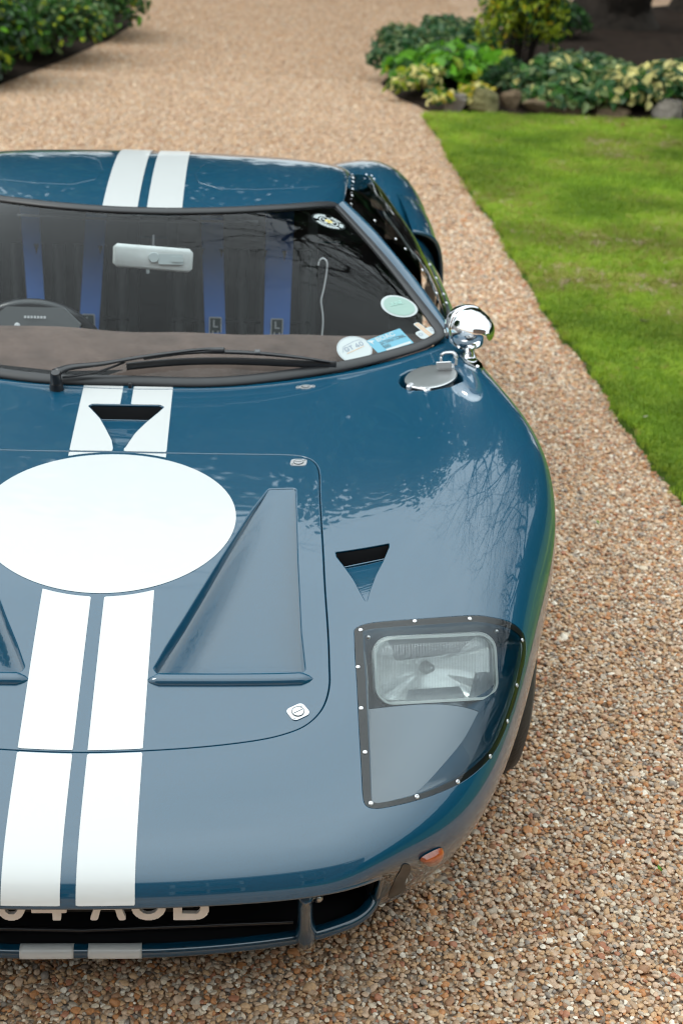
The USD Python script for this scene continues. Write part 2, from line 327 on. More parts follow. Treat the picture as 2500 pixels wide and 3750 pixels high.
# ---------------------------------------------------------------- the car: body surface
ROWS = np.array([
[(0,.012,.368),(.15,.014,.368),(.30,.028,.368),(.40,.042,.368),(.455,.065,.367),(.486,.10,.352),(.503,.145,.32),(.511,.19,.285),(.515,.225,.245),(.516,.252,.2),(.517,.285,.155)],
[(0,-.006,.392),(.15,-.004,.392),(.30,.010,.392),(.41,.030,.392),(.475,.055,.388),(.515,.088,.370),(.533,.125,.335),(.541,.165,.295),(.541,.20,.25),(.535,.245,.202),(.535,.292,.157)],
[(0,.03,.428),(.15,.032,.428),(.30,.044,.428),(.42,.064,.427),(.505,.09,.42),(.56,.115,.40),(.585,.14,.36),(.588,.17,.315),(.577,.207,.265),(.565,.25,.215),(.557,.30,.165)],
[(0,.12,.466),(.15,.122,.466),(.30,.13,.467),(.43,.14,.468),(.53,.16,.462),(.605,.185,.44),(.652,.21,.402),(.667,.235,.35),(.659,.265,.30),(.648,.30,.25),(.636,.35,.20)],
[(0,.24,.502),(.15,.242,.502),(.30,.245,.504),(.44,.25,.508),(.555,.265,.515),(.645,.285,.512),(.706,.31,.475),(.726,.335,.42),(.722,.355,.36),(.711,.385,.30),(.692,.44,.24)],
[(0,.42,.560),(.15,.42,.560),(.30,.42,.564),(.44,.425,.572),(.56,.435,.592),(.665,.45,.602),(.748,.47,.578),(.788,.495,.51),(.797,.52,.44),(.790,.55,.36),(.765,.58,.27)],
[(0,.60,.607),(.15,.60,.607),(.30,.60,.611),(.44,.605,.622),(.56,.61,.650),(.67,.625,.670),(.775,.645,.650),(.835,.67,.58),(.850,.70,.50),(.846,.72,.42),(.825,.74,.33)],
[(0,.80,.644),(.15,.80,.644),(.30,.80,.648),(.44,.80,.660),(.56,.805,.690),(.67,.81,.715),(.78,.82,.708),(.858,.835,.665),(.895,.85,.593),(.895,.86,.50),(.88,.87,.40)],
[(0,1.0,.671),(.15,1.0,.671),(.30,1.0,.674),(.44,1.0,.684),(.56,1.0,.712),(.67,1.0,.740),(.78,1.0,.743),(.873,1.01,.719),(.922,1.02,.656),(.921,1.03,.563),(.90,1.05,.45)],
[(0,1.2,.693),(.15,1.2,.693),(.30,1.2,.695),(.44,1.2,.702),(.56,1.2,.724),(.67,1.2,.748),(.775,1.2,.758),(.867,1.21,.750),(.917,1.22,.698),(.923,1.23,.605),(.90,1.24,.48)],
[(0,1.4,.709),(.15,1.4,.709),(.30,1.4,.711),(.44,1.4,.716),(.55,1.4,.731),(.655,1.4,.750),(.755,1.4,.764),(.834,1.4,.759),(.886,1.41,.717),(.905,1.42,.62),(.89,1.43,.50)],
[(0,1.6,.722),(.15,1.6,.722),(.30,1.6,.724),(.43,1.6,.728),(.54,1.6,.739),(.64,1.6,.757),(.73,1.6,.772),(.797,1.6,.772),(.852,1.6,.735),(.888,1.6,.62),(.88,1.6,.48)],
[(0,1.9,.74),(.15,1.9,.74),(.30,1.9,.742),(.43,1.9,.746),(.53,1.9,.755),(.62,1.9,.77),(.70,1.9,.783),(.77,1.9,.786),(.828,1.9,.745),(.872,1.9,.62),(.87,1.9,.46)],
[(0,2.3,.76),(.15,2.3,.76),(.30,2.3,.762),(.43,2.3,.766),(.54,2.3,.775),(.64,2.3,.787),(.72,2.3,.797),(.782,2.3,.798),(.835,2.3,.75),(.872,2.3,.62),(.87,2.3,.44)],
[(0,2.7,.78),(.15,2.7,.78),(.30,2.7,.78),(.43,2.7,.785),(.54,2.7,.792),(.63,2.7,.802),(0.690,2.7,.812),(0.760,2.7,.806),(0.830,2.7,.745),(0.870,2.7,.62),(0.865,2.7,.44)],
[(0,3.0,.80),(.15,3.0,.80),(.30,3.0,.80),(.43,3.0,.802),(.54,3.0,.808),(.63,3.0,.822),(0.715,3.0,.836),(0.795,3.0,.828),(0.870,3.0,.75),(0.905,3.0,.62),(0.895,3.0,.45)],
[(0,3.35,.80),(.15,3.35,.80),(.30,3.35,.80),(.44,3.35,.805),(.55,3.35,.825),(.64,3.35,.845),(0.725,3.35,.856),(0.805,3.35,.842),(0.877,3.35,.765),(0.902,3.35,.62),(0.890,3.35,.48)],
[(0,3.75,.76),(.15,3.75,.76),(.30,3.75,.76),(.44,3.75,.77),(.55,3.75,.79),(.64,3.75,.808),(.72,3.75,.815),(.80,3.75,.795),(.86,3.75,.72),(.88,3.75,.60),(.87,3.75,.45)],
[(0,4.1,.70),(.15,4.1,.70),(.30,4.1,.70),(.44,4.09,.70),(.55,4.08,.71),(.64,4.06,.715),(.71,4.05,.715),(.77,4.03,.69),(.81,4.0,.62),(.82,4.0,.52),(.81,4.0,.40)],
])
S = Spl(ROWS, 22, 25)
car = thing('sports_car', 'low dark blue racing coupe with twin white stripes and blank white bonnet roundel', 'car')
mir = lambda poly: Polygon(np.array(poly.exterior.coords)*[1, -1] + [0, S.LV])
# plan outlines (x, y) on the bonnet
PANEL = [(0, .233), (.103, .237), (.211, .247), (.307, .263), (.342, .274), (.37, .288), (.395, .314), (.408, .343), (.414, .373), (.415, .398), (.416, .48), (.415, .607), (.416, .735), (.418, .94), (.42, 1.022), (.415, 1.06), (.4, 1.091), (.373, 1.107), (.304, 1.115), (.105, 1.1165), (0, 1.117)]
PANEL = PANEL + [(-x, y) for x, y in PANEL[-2:0:-1]]
pr = smooth_line(np.array([(x, y) for x, y in PANEL]), 260, True)
panel_xy = Polygon(pr).buffer(0)
DUCT = [(.315, .966), (.281, .883), (.238, .762), (.192, .635), (.157, .542), (.128, .471), (.108, .417), (.116, .402), (.374, .402), (.379, .41), (.374, .501), (.3725, .697), (.375, .962), (.37, .968), (.32, .970)]
NACA_C = [(-.082, 1.347), (-.075, 1.358), (.077, 1.360), (.087, 1.349), (.073, 1.315), (.05, 1.264), (.03, 1.211), (.02, 1.17), (.013, 1.139), (-.011, 1.139), (-.016, 1.173), (-.032, 1.226), (-.05, 1.281), (-.068, 1.319)]
NACA_S = [(.440, .717), (.545, .710), (.543, .694), (.529, .656), (.513, .621), (.501, .586), (.493, .557), (.489, .557), (.481, .582), (.470, .623), (.455, .665), (.442, .699)]
FILL = [(.62, 1.442), (.629, 1.483), (.654, 1.506), (.706, 1.503), (.735, 1.520), (.760, 1.512), (.764, 1.470), (.776, 1.430), (.771, 1.396), (.735, 1.363), (.687, 1.355), (.642, 1.377), (.625, 1.407)]
HEAD = [(.464, .482, .594), (.465, .493, .597), (.475, .501, .601), (.503, .504, .608), (.571, .498, .618), (.644, .499, .624), (.691, .508, .622), (.718, .514, .615), (.75, .526, .601), (.774, .535, .583), (.786, .537, .565), (.789, .527, .548), (.785, .505, .533), (.774, .47, .52), (.76, .427, .502), (.743, .383, .487), (.723, .338, .472), (.705, .303, .462), (.681, .267, .458), (.649, .229, .456), (.619, .201, .456), (.576, .171, .457), (.535, .15, .458), (.503, .138, .458), (.48, .132, .46), (.468, .135, .463), (.463, .145, .468), (.462, .188, .488), (.462, .278, .523), (.463, .376, .558), (.463, .446, .582)]
RIVETS = [(.477, .49, .598), (.574, .492, .616), (.674, .496, .62), (.779, .521, .564), (.759, .435, .518), (.733, .364, .486), (.693, .286, .463), (.628, .212, .46), (.554, .165, .462), (.476, .141, .465), (.471, .231, .505), (.469, .318, .538), (.468, .406, .569)]
WBASE = [(0, 1.474), (.144, 1.470), (.225, 1.485), (.347, 1.514), (.472, 1.548), (.556, 1.566), (.641, 1.588), (.706, 1.612), (.742, 1.650)]
P_panel = S.xy_poly(np.array(panel_xy.exterior.coords)[:-1])
P_duct = S.xy_poly(DUCT, .008); P_ductL = S.xy_poly(DUCT, .008, True)
P_nc = S.xy_poly(NACA_C, .004)
P_ns = S.xy_poly(NACA_S, .002); P_nsL = S.xy_poly(NACA_S, .002, True)
P_fill = S.xy_poly(FILL, .008); P_fillL = S.xy_poly(FILL, .008, True)
huv = S.from_xyz(HEAD)*[S.LU, S.LV]
P_head = Polygon(smooth_line(huv, 220, True)).buffer(-.004).buffer(.004, quad_segs=6); P_headL = mir(P_head)
CABIN = WBASE + [(.760, 1.70), (.775, 1.85), (.776, 2.05), (.765, 2.35), (.735, 2.6), (.700, 2.80), (.66, 3.0), (0, 3.02)]
cab_xy = Polygon(CABIN + [(-x, y) for x, y in CABIN[-2:0:-1]])
P_cab = S.poly(S.from_xy(np.array(cab_xy.exterior.segmentize(.01).coords)[:-1]))
def arch(yc, zc, r, sgn):
    a = np.linspace(-.35, math.pi + .35, 60); T = []
    for t in a:
        y, z = yc + r*math.cos(t), zc + r*math.sin(t)
        m = np.abs(S.P[:, 0] - sgn*.86) < .12
        d = (S.P[m][:, 1] - y)**2 + (S.P[m][:, 2] - z)**2; T.append(S.P[m][np.argmin(d)])
    q = S.from_xyz(T)*[S.LU, S.LV]; e = S.LV + .02 if sgn > 0 else -.02
    return Polygon([*q, (q[-1][0], e), (q[0][0], e)]).buffer(0)
arches = [arch(1.02, .275, .315, s) for s in (1, -1)] + [arch(3.29, .31, .345, s) for s in (1, -1)]
full = Polygon([(0, 0), (S.LU, 0), (S.LU, S.LV), (0, S.LV)])
gap = lambda p, d: p.buffer(d, quad_segs=8)
holes = [gap(P_panel, .0055), P_nc, P_ns, P_nsL, P_fill, P_fillL, P_head, P_headL, P_cab, *arches]
body_poly = full.difference(shapely.union_all(holes))
body_poly = max(getattr(body_poly, 'geoms', [body_poly]), key=lambda g: g.area)
def thin(q):                                                     # full grid on the bonnet, every third point behind it
    k = np.round(q/.010).astype(int); return (q[:, 0] < .43*S.LU) | ((k[:, 0] % 3 == 0) & (k[:, 1] % 3 == 0))
bv, bf, bn, _ = patch(S, body_poly, h=.010, coarse=thin)
body = part(car, 'body_shell', (bv, bf), paint, normals=bn)
FIL = [(0, 0), (.0007, -.0001), (.0014, -.0005), (.0019, -.0011), (.0022, -.0022), (.0022, -.016)]
BIG = [(0, 0), (.0016, -.0003), (.0032, -.0013), (.0044, -.003), (.005, -.006), (.005, -.05)]
seams = [edge_strip(S, gap(P_panel, .0055).exterior, FIL)] + [edge_strip(S, p.exterior, [(0, 0), (.001, -.0003), (.002, -.0015), (.002, -.05)]) for p in (P_head, P_headL)] + [edge_strip(S, p.exterior, BIG) for p in (P_fill, P_fillL)]
part(body, 'panel_edge', join_n(*seams), paint, smooth=True)
v, f, n, _ = patch(S, gap(P_panel, .010).difference(gap(P_panel, -.012)), h=.02, off=-.0155); part(body, 'panel_gutter', (v, f), black, normals=n)
# front spare-wheel panel with two extractor ducts
pv, pf, pn, _ = patch(S, P_panel.difference(shapely.union_all([P_duct, P_ductL])), h=.009)
panel = part(car, 'bonnet_panel', (pv, pf), paint, normals=pn)
def ddep(P):
    t = np.clip((0.966 - P[:, 1])/.562, 0, 1); prof = .066*np.sin(np.clip(t/.86, 0, 1)*np.pi/2)**1.0*(1 - .0*t) - .020*np.clip((t - .78)/.22, 0, 1)**2
    dl = np.maximum((np.abs(P[:, 0]) - .108)*.549 - (P[:, 1] - .417)*.207, 0)/.5867                       # distance from the slanting side
    return np.maximum(prof*(1 - .50*np.exp(-(dl/.028)**2)), 0) + .001
pe = [edge_strip(S, P_panel.exterior, FIL, into=False)]
for p in (P_duct, P_ductL):
    pe.append(edge_strip(S, p.exterior, [(0, 0), (.0012, -.0002), (.0024, -.0009), (.0034, -.0022), (.004, -.0042), (.008, -1.0)], depth=lambda P: np.maximum(ddep(P)*1.30 + .002, .0045)))
part(panel, 'panel_edge', join_n(*pe), paint, smooth=True)
for p, sg in ((P_duct, 1), (P_ductL, -1)):
    v, f, n, q = patch(S, p.buffer(.010), h=.006)
    v = v - A3(0, 0, 1)*(ddep(v) + .001)[:, None]
    part(panel, 'duct_floor', (v, f), paint, smooth=True)
    # rolled lip along the front of the duct
    xs = np.linspace(.100, .390, 40); ctr = S(*S.from_xy(np.stack([sg*xs, np.full(40, .389)], 1)).T); prof = np.clip(np.minimum(xs - .100, .390 - xs)/.022, 0, 1)**.5
    v, f = tube(ctr + A3(0, 0, -.003), np.maximum(prof*.0145, .002), 16, sx=1.0, sy=1.0)
    part(panel, 'duct_lip', (v, f), paint, smooth=True)
# NACA ducts
def naca(name, poly, ytip, yslot, yback, dmax, parent, xs, wall):
    dep = lambda P: dmax*np.clip((P[:, 1] - ytip)/(yback - ytip), 0, 1)**1.15 + .0008
    v, f, n, q = patch(S, poly.buffer(.003), h=.0035, hb=.003)
    v = v - A3(0, 0, 1)*dep(v)[:, None]
    c = v[f].mean(1); keep = f[c[:, 1] < yslot]
    fl = part(parent, name + '_floor', (v, keep), paint, smooth=True)
    part(parent, name + '_edge', edge_strip(S, poly.exterior, [(0, 0), (.0008, -.0002), (.0016, -.0008), (.002, -.002), (.0022, -1.0)], hb=.004, depth=lambda P: np.where(P[:, 1] < yslot - .004, np.maximum(dep(P), .003) + .003, .005)), wall, smooth=True)
    tv, tf = edge_strip(S, poly.buffer(-.0021).exterior, [(0, -.0045), (0, -(dmax + .035))], hb=.004)
    part(parent, name + '_throat', (tv, tf[tv[tf].mean(1)[:, 1] > yslot - .006]), black, smooth=True)
    b = shapely.box(*poly.bounds)
    v2, f2, n2, q2 = patch(S, poly.buffer(.004), h=.02)
    v2 = v2 - A3(0, 0, dmax + .03)
    part(parent, name + '_cavity', (v2, f2), black, smooth=True)
    e = [p for p in v if abs(p[1] - yslot) < .006]
    if e:
        e = np.array(e); a, bb = e[np.argmin(e[:, 0])], e[np.argmax(e[:, 0])]
        part(parent, name + '_sill', tube(np.linspace(a, bb, 8), .0022, 8), paint, smooth=True)
naca('centre_vent', P_nc, 1.128, 1.329, 1.36, .030, body, 0, paint)
naca('side_vent', P_ns, .556, .690, .715, .026, body, 0, paint)
naca('side_vent', P_nsL, .556, .690, .715, .026, body, 0, paint)
# stripes and roundel: paint laid on the surface
def decal(parent, name, poly, mat, off=.0007, h=.010, surf=None):
    out = []
    for g in getattr(poly, 'geoms', [poly]):
        if g.area < 1e-5: continue
        v, f, n, q = patch(surf or S, g, h=h, off=off); out.append(part(parent, name, (v, f), mat, normals=n))
    return out
duv = S.LU
P_in = gap(P_panel, -.0012); P_out = gap(P_panel, .0067)
round_xy = shapely.Point(0, .857).buffer(.2515, quad_segs=64)
def xyP(p): return S.poly(S.from_xy(np.array(orient(p).exterior.segmentize(.005).coords)[:-1]))
P_round, P_ring = xyP(round_xy), xyP(round_xy.buffer(.0095, quad_segs=64))
decal(panel, 'roundel', P_round, white)
vedge = S.from_xy([(.0121, .6), (.1023, .6)])
for sg in (1, -1):
    row = []
    for y in np.linspace(.028, 1.4635, 240):
        row.append((y,))
    ys = np.array(row)[:, 0]
    L = S.from_xy(np.stack([np.full(240, sg*.0121), ys], 1)); R_ = S.from_xy(np.stack([np.full(240, sg*.1023), ys], 1))
    front = np.array([[0.0, 0.5 + 0], ])
    u0 = np.linspace(.0008, L[0, 0], 14)[:-1]
    L = np.vstack([np.stack([u0, np.interp(u0, [0, L[0, 0]], [L[0, 1]]*2)], 1), L]); R_ = np.vstack([np.stack([u0, np.interp(u0, [0, R_[0, 0]], [R_[0, 1]]*2)], 1), R_])
    st = S.poly(np.vstack([L, R_[::-1]]))
    tail = S.xy_poly([(-.0121, 1.0), (.0121, 1.0), (.0121, 1.20), (-.0121, 1.20)])
    st = st.difference(P_ring).difference(P_nc.buffer(.0012))
    decal(panel, 'white_stripe', st.intersection(P_in).difference(P_round), white)
    decal(body, 'white_stripe', st.difference(P_out).difference(P_panel), white)
# quarter-turn fasteners
def fastener(x, y, rot, w, h, parent, ears=False):
    uv = S.from_xy([(x, y)]); o, n = S(*uv.T)[0], S.normal(*uv.T)[0]; d = A3(math.cos(rot), math.sin(rot), 0)
    M = frame(o + n*.0004, n, d)
    shp = rrect(w, h, min(w, h)*.28) if not ears else shapely.union_all([shapely.affinity.scale(shapely.Point(0, 0).buffer(1), w*.30, h*.5), rrect(w, h*.5, h*.24)])
    fo = part(parent, 'panel_fastener', extrude(shp, .0014, M), bright)
    part(fo, 'fastener_head', extrude(shapely.Point(0, 0).buffer(min(w, h)*.34).difference(shapely.box(-w*.25, -.0007, w*.25, .0007)), .0026, M), bright)
    sc = [(w*.36, h*.30), (-w*.36, -h*.30)] if not ears else [(w*.40, 0), (-w*.40, 0)]
    part(fo, 'fastener_groove', extrude(shapely.union_all([shapely.Point(0, 0).buffer(min(w, h)*.36).difference(shapely.Point(0, 0).buffer(min(w, h)*.325)), shapely.box(-w*.22, -.0006, w*.22, .0006)]), .0029, M), sticker_k)
    for sx_, sy_ in sc: part(fo, 'screw_head', extrude(shapely.Point(sx_, sy_).buffer(.0022), .0022, M), steel)
for sg in (1, -1):
    fastener(sg*.361, .315, sg*.55, .034, .030, panel); fastener(sg*.382, 1.074, -sg*.15, .034, .030, panel)
    fastener(sg*.41, 1.469, sg*.1, .046, .026, body, True)

# ---------------------------------------------------------------- headlights under their covers
def headlight(sg):
    P = P_head if sg > 0 else P_headL
    inner = P.buffer(-.0155, quad_segs=6)
    cv, cf, cn, cq = patch(S, P.buffer(-.0015), h=.010, off=.0002)
    lampc = part(car, 'headlight_cover', (cv, cf), cover, normals=cn)
    v, f, n, _ = patch(S, P.buffer(-.0015).difference(inner), h=.008, hb=.004, off=-.0012)
    part(lampc, 'cover_border', (v, f), trim, normals=n)
    for r in RIVETS:
        uv = S.from_xyz([(sg*r[0], r[1], r[2])]); o, nn = S(*uv.T)[0], S.normal(*uv.T)[0]; M = frame(o + nn*.0004, nn, (1, .3, .2))
        part(lampc, 'cover_screw', lathe([(.0001, .0008), (.0013, .0007), (.0018, .0017), (.0031, .0014), (.0040, .0005), (.0042, 0)], 14, M), bright, smooth=True)
    # painted bowl below
    bowl = part(car, 'headlight_bowl', edge_strip(S, inner.buffer(.002).exterior, [(0, -.0025), (.003, -.004), (.0055, -.010), (.007, -.03), (.009, -.085)]), paint, smooth=True)
    front_ = S.xy_poly([(.44, .10), (.82, .10), (.82, .40), (.44, .40)], mirror=sg < 0)
    v, f, n, _ = patch(S, inner.buffer(.001).intersection(front_), h=.02)
    part(bowl, 'bowl_floor', (v - A3(0, 0, 1)*(.105 - .022*np.clip((v[:, 1:2] - .13)/.27, 0, 1)), f), paint, smooth=True)
    v, f, n, _ = patch(S, inner.buffer(.001).difference(front_), h=.02)
    part(bowl, 'bowl_back', (v - A3(0, 0, .135), f), paint, smooth=True)
    e_ = S(*S.from_xy(np.stack([np.linspace(.47, .728, 30)*sg, np.full(30, .401)], 1)).T); part(bowl, 'bowl_shelf', strip(e_ - A3(0, 0, .0825), e_ - A3(0, 0, .15)), paint, smooth=True)
    # rectangular lamp
    o = A3(sg*.611, .455, .540); z = unit(A3(sg*.10, -.80, .42)); M = frame(o, z, (1, sg*.12, 0))
    lamp = part(car, 'headlamp', extrude(rrect(.226, .120, .034, 8).difference(rrect(.217, .111, .029, 8)), .020, frame(o - z*.006, z, (1, sg*.12, 0))), lampedge, smooth=40)
    gx, gy = np.meshgrid(np.linspace(-1, 1, 41), np.linspace(-1, 1, 27), indexing='ij')
    k = np.maximum(np.abs(gx), np.abs(gy)); rr_ = np.sqrt(gx**2 + gy**2 + 1e-9); th = (np.abs(gx)**5 + np.abs(gy)**5)**.2
    X, Y = gx*.112*k/np.maximum(th, 1e-6), gy*.059*k/np.maximum(th, 1e-6)
    Z = .016*(1 - k**4) - .002 + .0012*np.sin(gx*60)*(1 - k**6)
    part(lamp, 'lamp_lens', (xf(np.stack([X, Y, Z], -1).reshape(-1, 3), M), grid_faces(41, 27)[:, ::-1]), lens, smooth=True)
    X, Y = gx*.109*k/np.maximum(th, 1e-6), gy*.056*k/np.maximum(th, 1e-6)
    Z = -.075 + .070*np.clip((gx*1.05)**2*.62 + (gy)**2*.30, 0, 1) 
    part(lamp, 'lamp_reflector', (xf(np.stack([X, Y, Z], -1).reshape(-1, 3), M), grid_faces(41, 27)[:, ::-1]), refl, smooth=True)
    part(lamp, 'lamp_bulb', lathe([(.0001, -.020), (.006, -.022), (.008, -.030), (.007, -.06), (.012, -.065), (.012, -.075)], 16, M), steel, smooth=True)
    part(lamp, 'lamp_rim', tube(xf(np.c_[ring_pts(rrect(.225, .119, .031, 8).exterior, .006), np.full(len(ring_pts(rrect(.225, .119, .031, 8).exterior, .006)), .004)], M), .0028, 8, True), lens, smooth=True)
    for xx_, yy_ in ((-.122, .066), (.122, .066)):
        part(lamp, 'adjuster_screw', lathe([(.0001, .002), (.0025, .0018), (.0035, .001), (.004, -.004)], 12, frame(xf(A3(xx_*.97, yy_*.93, .0), M), z)), steel, smooth=True)
headlight(1); headlight(-1)

# ---------------------------------------------------------------- mouth, lip, number letters, lamps of the nose
LIP = [(0, .163, .150), (.1, .163, .150), (.2, .170, .150), (.30, .184, .150), (.365, .195, .152), (.405, .205, .154), (.447, .222, .157), (.485, .245, .163), (.506, .268, .178), (.514, .262, .205)]
LIPf = np.array([(-x, y, z) for x, y, z in LIP[:0:-1]] + LIP)
lp = smooth_line(LIPf, 160)
lipo = part(car, 'front_lip', tube(lp, .0125, 14), paint, smooth=True)
for a, b in ((.0121, .1023), (-.1023, -.0121)):
    seg = lp[(lp[:, 0] > a - .002) & (lp[:, 0] < b + .002)]; xs = np.linspace(a, b, 16)
    part(lipo, 'white_stripe', tube(np.stack([xs, np.interp(xs, lp[:, 0], lp[:, 1]), np.interp(xs, lp[:, 0], lp[:, 2])], 1), .0132, 18), white, smooth=True)
# under-chin, joining the lip to the body's lower edge and running back below the car
low = S(np.linspace(0, .36, 60), np.full(60, 1.0)); chin = []
lr = lp[lp[:, 0] >= 0]
xs = np.linspace(0, 1, 40)
a = lr[np.linspace(0, len(lr) - 4, 40).astype(int)] + A3(0, .004, -.010); b = np.stack([a[:, 0]*1.25, np.full(40, .55), np.full(40, .125)], 1)
for sg in (1, -1):
    part(car, 'under_tray', strip(a*[sg, 1, 1], b*[sg, 1, 1]), black, smooth=True)
# mouth duct: roof, floor, back wall
nose = S(np.full(81, 0.0), np.linspace(0, 1, 81)); m = np.abs(nose[:, 0]) < .50; ne = nose[m & (nose[:, 2] > .30)]
nl = part(car, 'nose_edge', tube(ne + A3(0, .006, -.002), .0065, 10), paint, smooth=True)
for sg in (1, -1):
    e = S(np.zeros(40), np.linspace(.78, 1.0, 40))*[sg, 1, 1]
    part(nl, 'mouth_corner', tube(e + A3(-sg*.004, .004, 0), .007, 10), paint, smooth=True)
back = A3(0, .42, 0)
w0 = np.stack([np.linspace(-.5, .5, 40), np.full(40, .44), np.full(40, .36)], 1)
mouth = part(car, 'mouth_duct', strip(w0, w0*[1, 1, 0] + A3(0, 0, .10)), black, smooth=True)
part(mouth, 'duct_roof', strip(np.stack([np.linspace(-.48, .48, 40), np.interp(np.abs(np.linspace(-.48, .48, 40)), [0, .3, .48], [.03, .04, .09]), np.full(40, .352)], 1), w0), black, smooth=True)
part(mouth, 'duct_floor', strip(np.stack([np.linspace(-.5, .5, 40), np.interp(np.abs(np.linspace(-.5, .5, 40)), lr[:, 0], lr[:, 1]) + .008, np.full(40, .146)], 1), w0*[1, 1, 0] + A3(0, 0, .16)), black, smooth=True)
part(mouth, 'radiator_bar', tube([(-.40, .27, .212), (0, .255, .208), (.40, .275, .212)], .004, 8), plastic, smooth=True)
part(mouth, 'radiator_bar', tube([(-.38, .20, .176), (0, .19, .172), (.36, .205, .176)], .005, 8), plastic, smooth=True)
for sg in (1, -1):
    part(mouth, 'side_wall', strip([(sg*.500, .285, .16), (sg*.498, .20, .27), (sg*.472, .11, .352)], [(sg*.47, .46, .16), (sg*.47, .46, .27), (sg*.46, .46, .352)]), black)
    # painted strut between the mouth and the outer duct
    st = smooth_line([(sg*.371, .058, .362), (sg*.372, .085, .32), (sg*.376, .135, .25), (sg*.382, .19, .165)], 16)
    part(mouth, 'mouth_strut', tube(st, np.interp(np.linspace(0, 1, 16), [0, .2, .8, 1], [.017, .0135, .0135, .019]), 12, sx=1, sy=1.6), paint, smooth=True)
    part(mouth, 'bracket_bolt', lathe([(.0001, .008), (.006, .007), (.008, .003), (.008, -.004)], 12, frame((sg*.398, .16, .262), (sg*.6, -.6, .5))), steel, smooth=True)
# registration letters standing in the mouth
plate = part(car, 'number_plate', cbox((.50, .006, .10), .002, frame((-.04, .128, .310), (0, .0, 1))), black)
for ch, x0, x1 in (('0', -.130, -.081), ('4', -.073, -.016), ('A', .022, .080), ('U', .089, .146), ('B', .1575, .216)):
    tm = meshkit.text_mesh(ch, .079, .007, bold=True); v = np.array(tm.vertices); b0, b1 = v.min(0), v.max(0)
    v = (v - b0)/(b1 - b0)*[x1 - x0, .079, .008]
    M = np.eye(4); M[:3, :3] = np.stack([A3(1, 0, 0), A3(0, 0, 1), A3(0, -1, 0)], 1); M[:3, 3] = (x0, .118, .256)
    part(plate, 'plate_letter', (xf(v, M), tm.faces), letterm, smooth=False)
IND = [(.561, .125, .370), (.578, .137, .374), (.598, .155, .369), (.599, .164, .350), (.585, .160, .336), (.567, .142, .348)]
for sg in (1, -1):
    q = S.from_xyz(np.array(IND)*[sg, 1, 1])*[S.LU, S.LV]; pl = Polygon(smooth_line(q, 60, True)).buffer(0)
    v, f, n, qq = patch(S, pl, h=.005, hb=.004); d = shapely.distance(pl.exterior, shapely.points(qq)); mx = d.max()
    part(car, 'turn_indicator', (v + n*(.002 + .012*np.sqrt(np.clip(1 - (1 - d/mx)**2, 0, 1)))[:, None], f), orange, smooth=True)
    FOG = [(.530, .105, .372), (.526, .13, .342), (.528, .20, .255), (.538, .275, .175), (.552, .275, .195), (.548, .20, .27), (.546, .13, .35)]
    q = S.from_xyz(np.array(FOG)*[sg, 1, 1])*[S.LU, S.LV]
    v, f, n, qq = patch(S, Polygon(smooth_line(q, 60, True)).buffer(0), h=.006, hb=.004, off=.001)
    part(car, 'nose_side_slot', (v, f), plastic, normals=n)

# ---------------------------------------------------------------- windscreen, seal, pillars, roof
WB = [(0, 1.478, .722), (.144, 1.475, .722), (.25, 1.490, .724), (.347, 1.517, .728), (.472, 1.552, .739), (.56, 1.575, .752), (.641, 1.60, .768), (.706, 1.628, .782), (.748, 1.672, .795)]
WT = [(0, 2.022, .997), (.07, 2.024, .997), (.14, 2.035, .997), (.21, 2.056, .996), (.285, 2.09, .994), (.355, 2.135, .990), (.42, 2.19, .984), (.475, 2.255, .975), (.515, 2.325, .960)]
WB, WT = np.array(WB), np.array(WT)
wr = []
for t in np.linspace(0, 1, 7):
    r_ = WB*(1 - t) + WT*t; s_ = np.linspace(0, 1, 9)[:, None]
    r_ = r_ + A3(.18, -.42, .88)*(.030*4*t*(1 - t)*(1 - .55*s_**2))*[1, 1, 1]*np.where(s_ > 0, 1, [[0, 1, 1]])
    wr.append(r_)
W = Spl(wr, 9, 17, lam=1e-5)
fullW = Polygon([(0, 0), (W.LU, 0), (W.LU, W.LV), (0, W.LV)]).buffer(-.014).buffer(.014, quad_segs=8)
v, f, n, _ = patch(W, fullW, h=.02, hb=.01)
wscreen = part(car, 'windscreen', (v, f), windglass, normals=n)
rp = ring_pts(fullW.exterior, .012); rw = W.at(rp); rn = W.at_n(rp)
part(wscreen, 'windscreen_seal', tube(rw + rn*.001, .0125, 10, True, sx=1.15, sy=.55, up=rn), rubber, smooth=True)
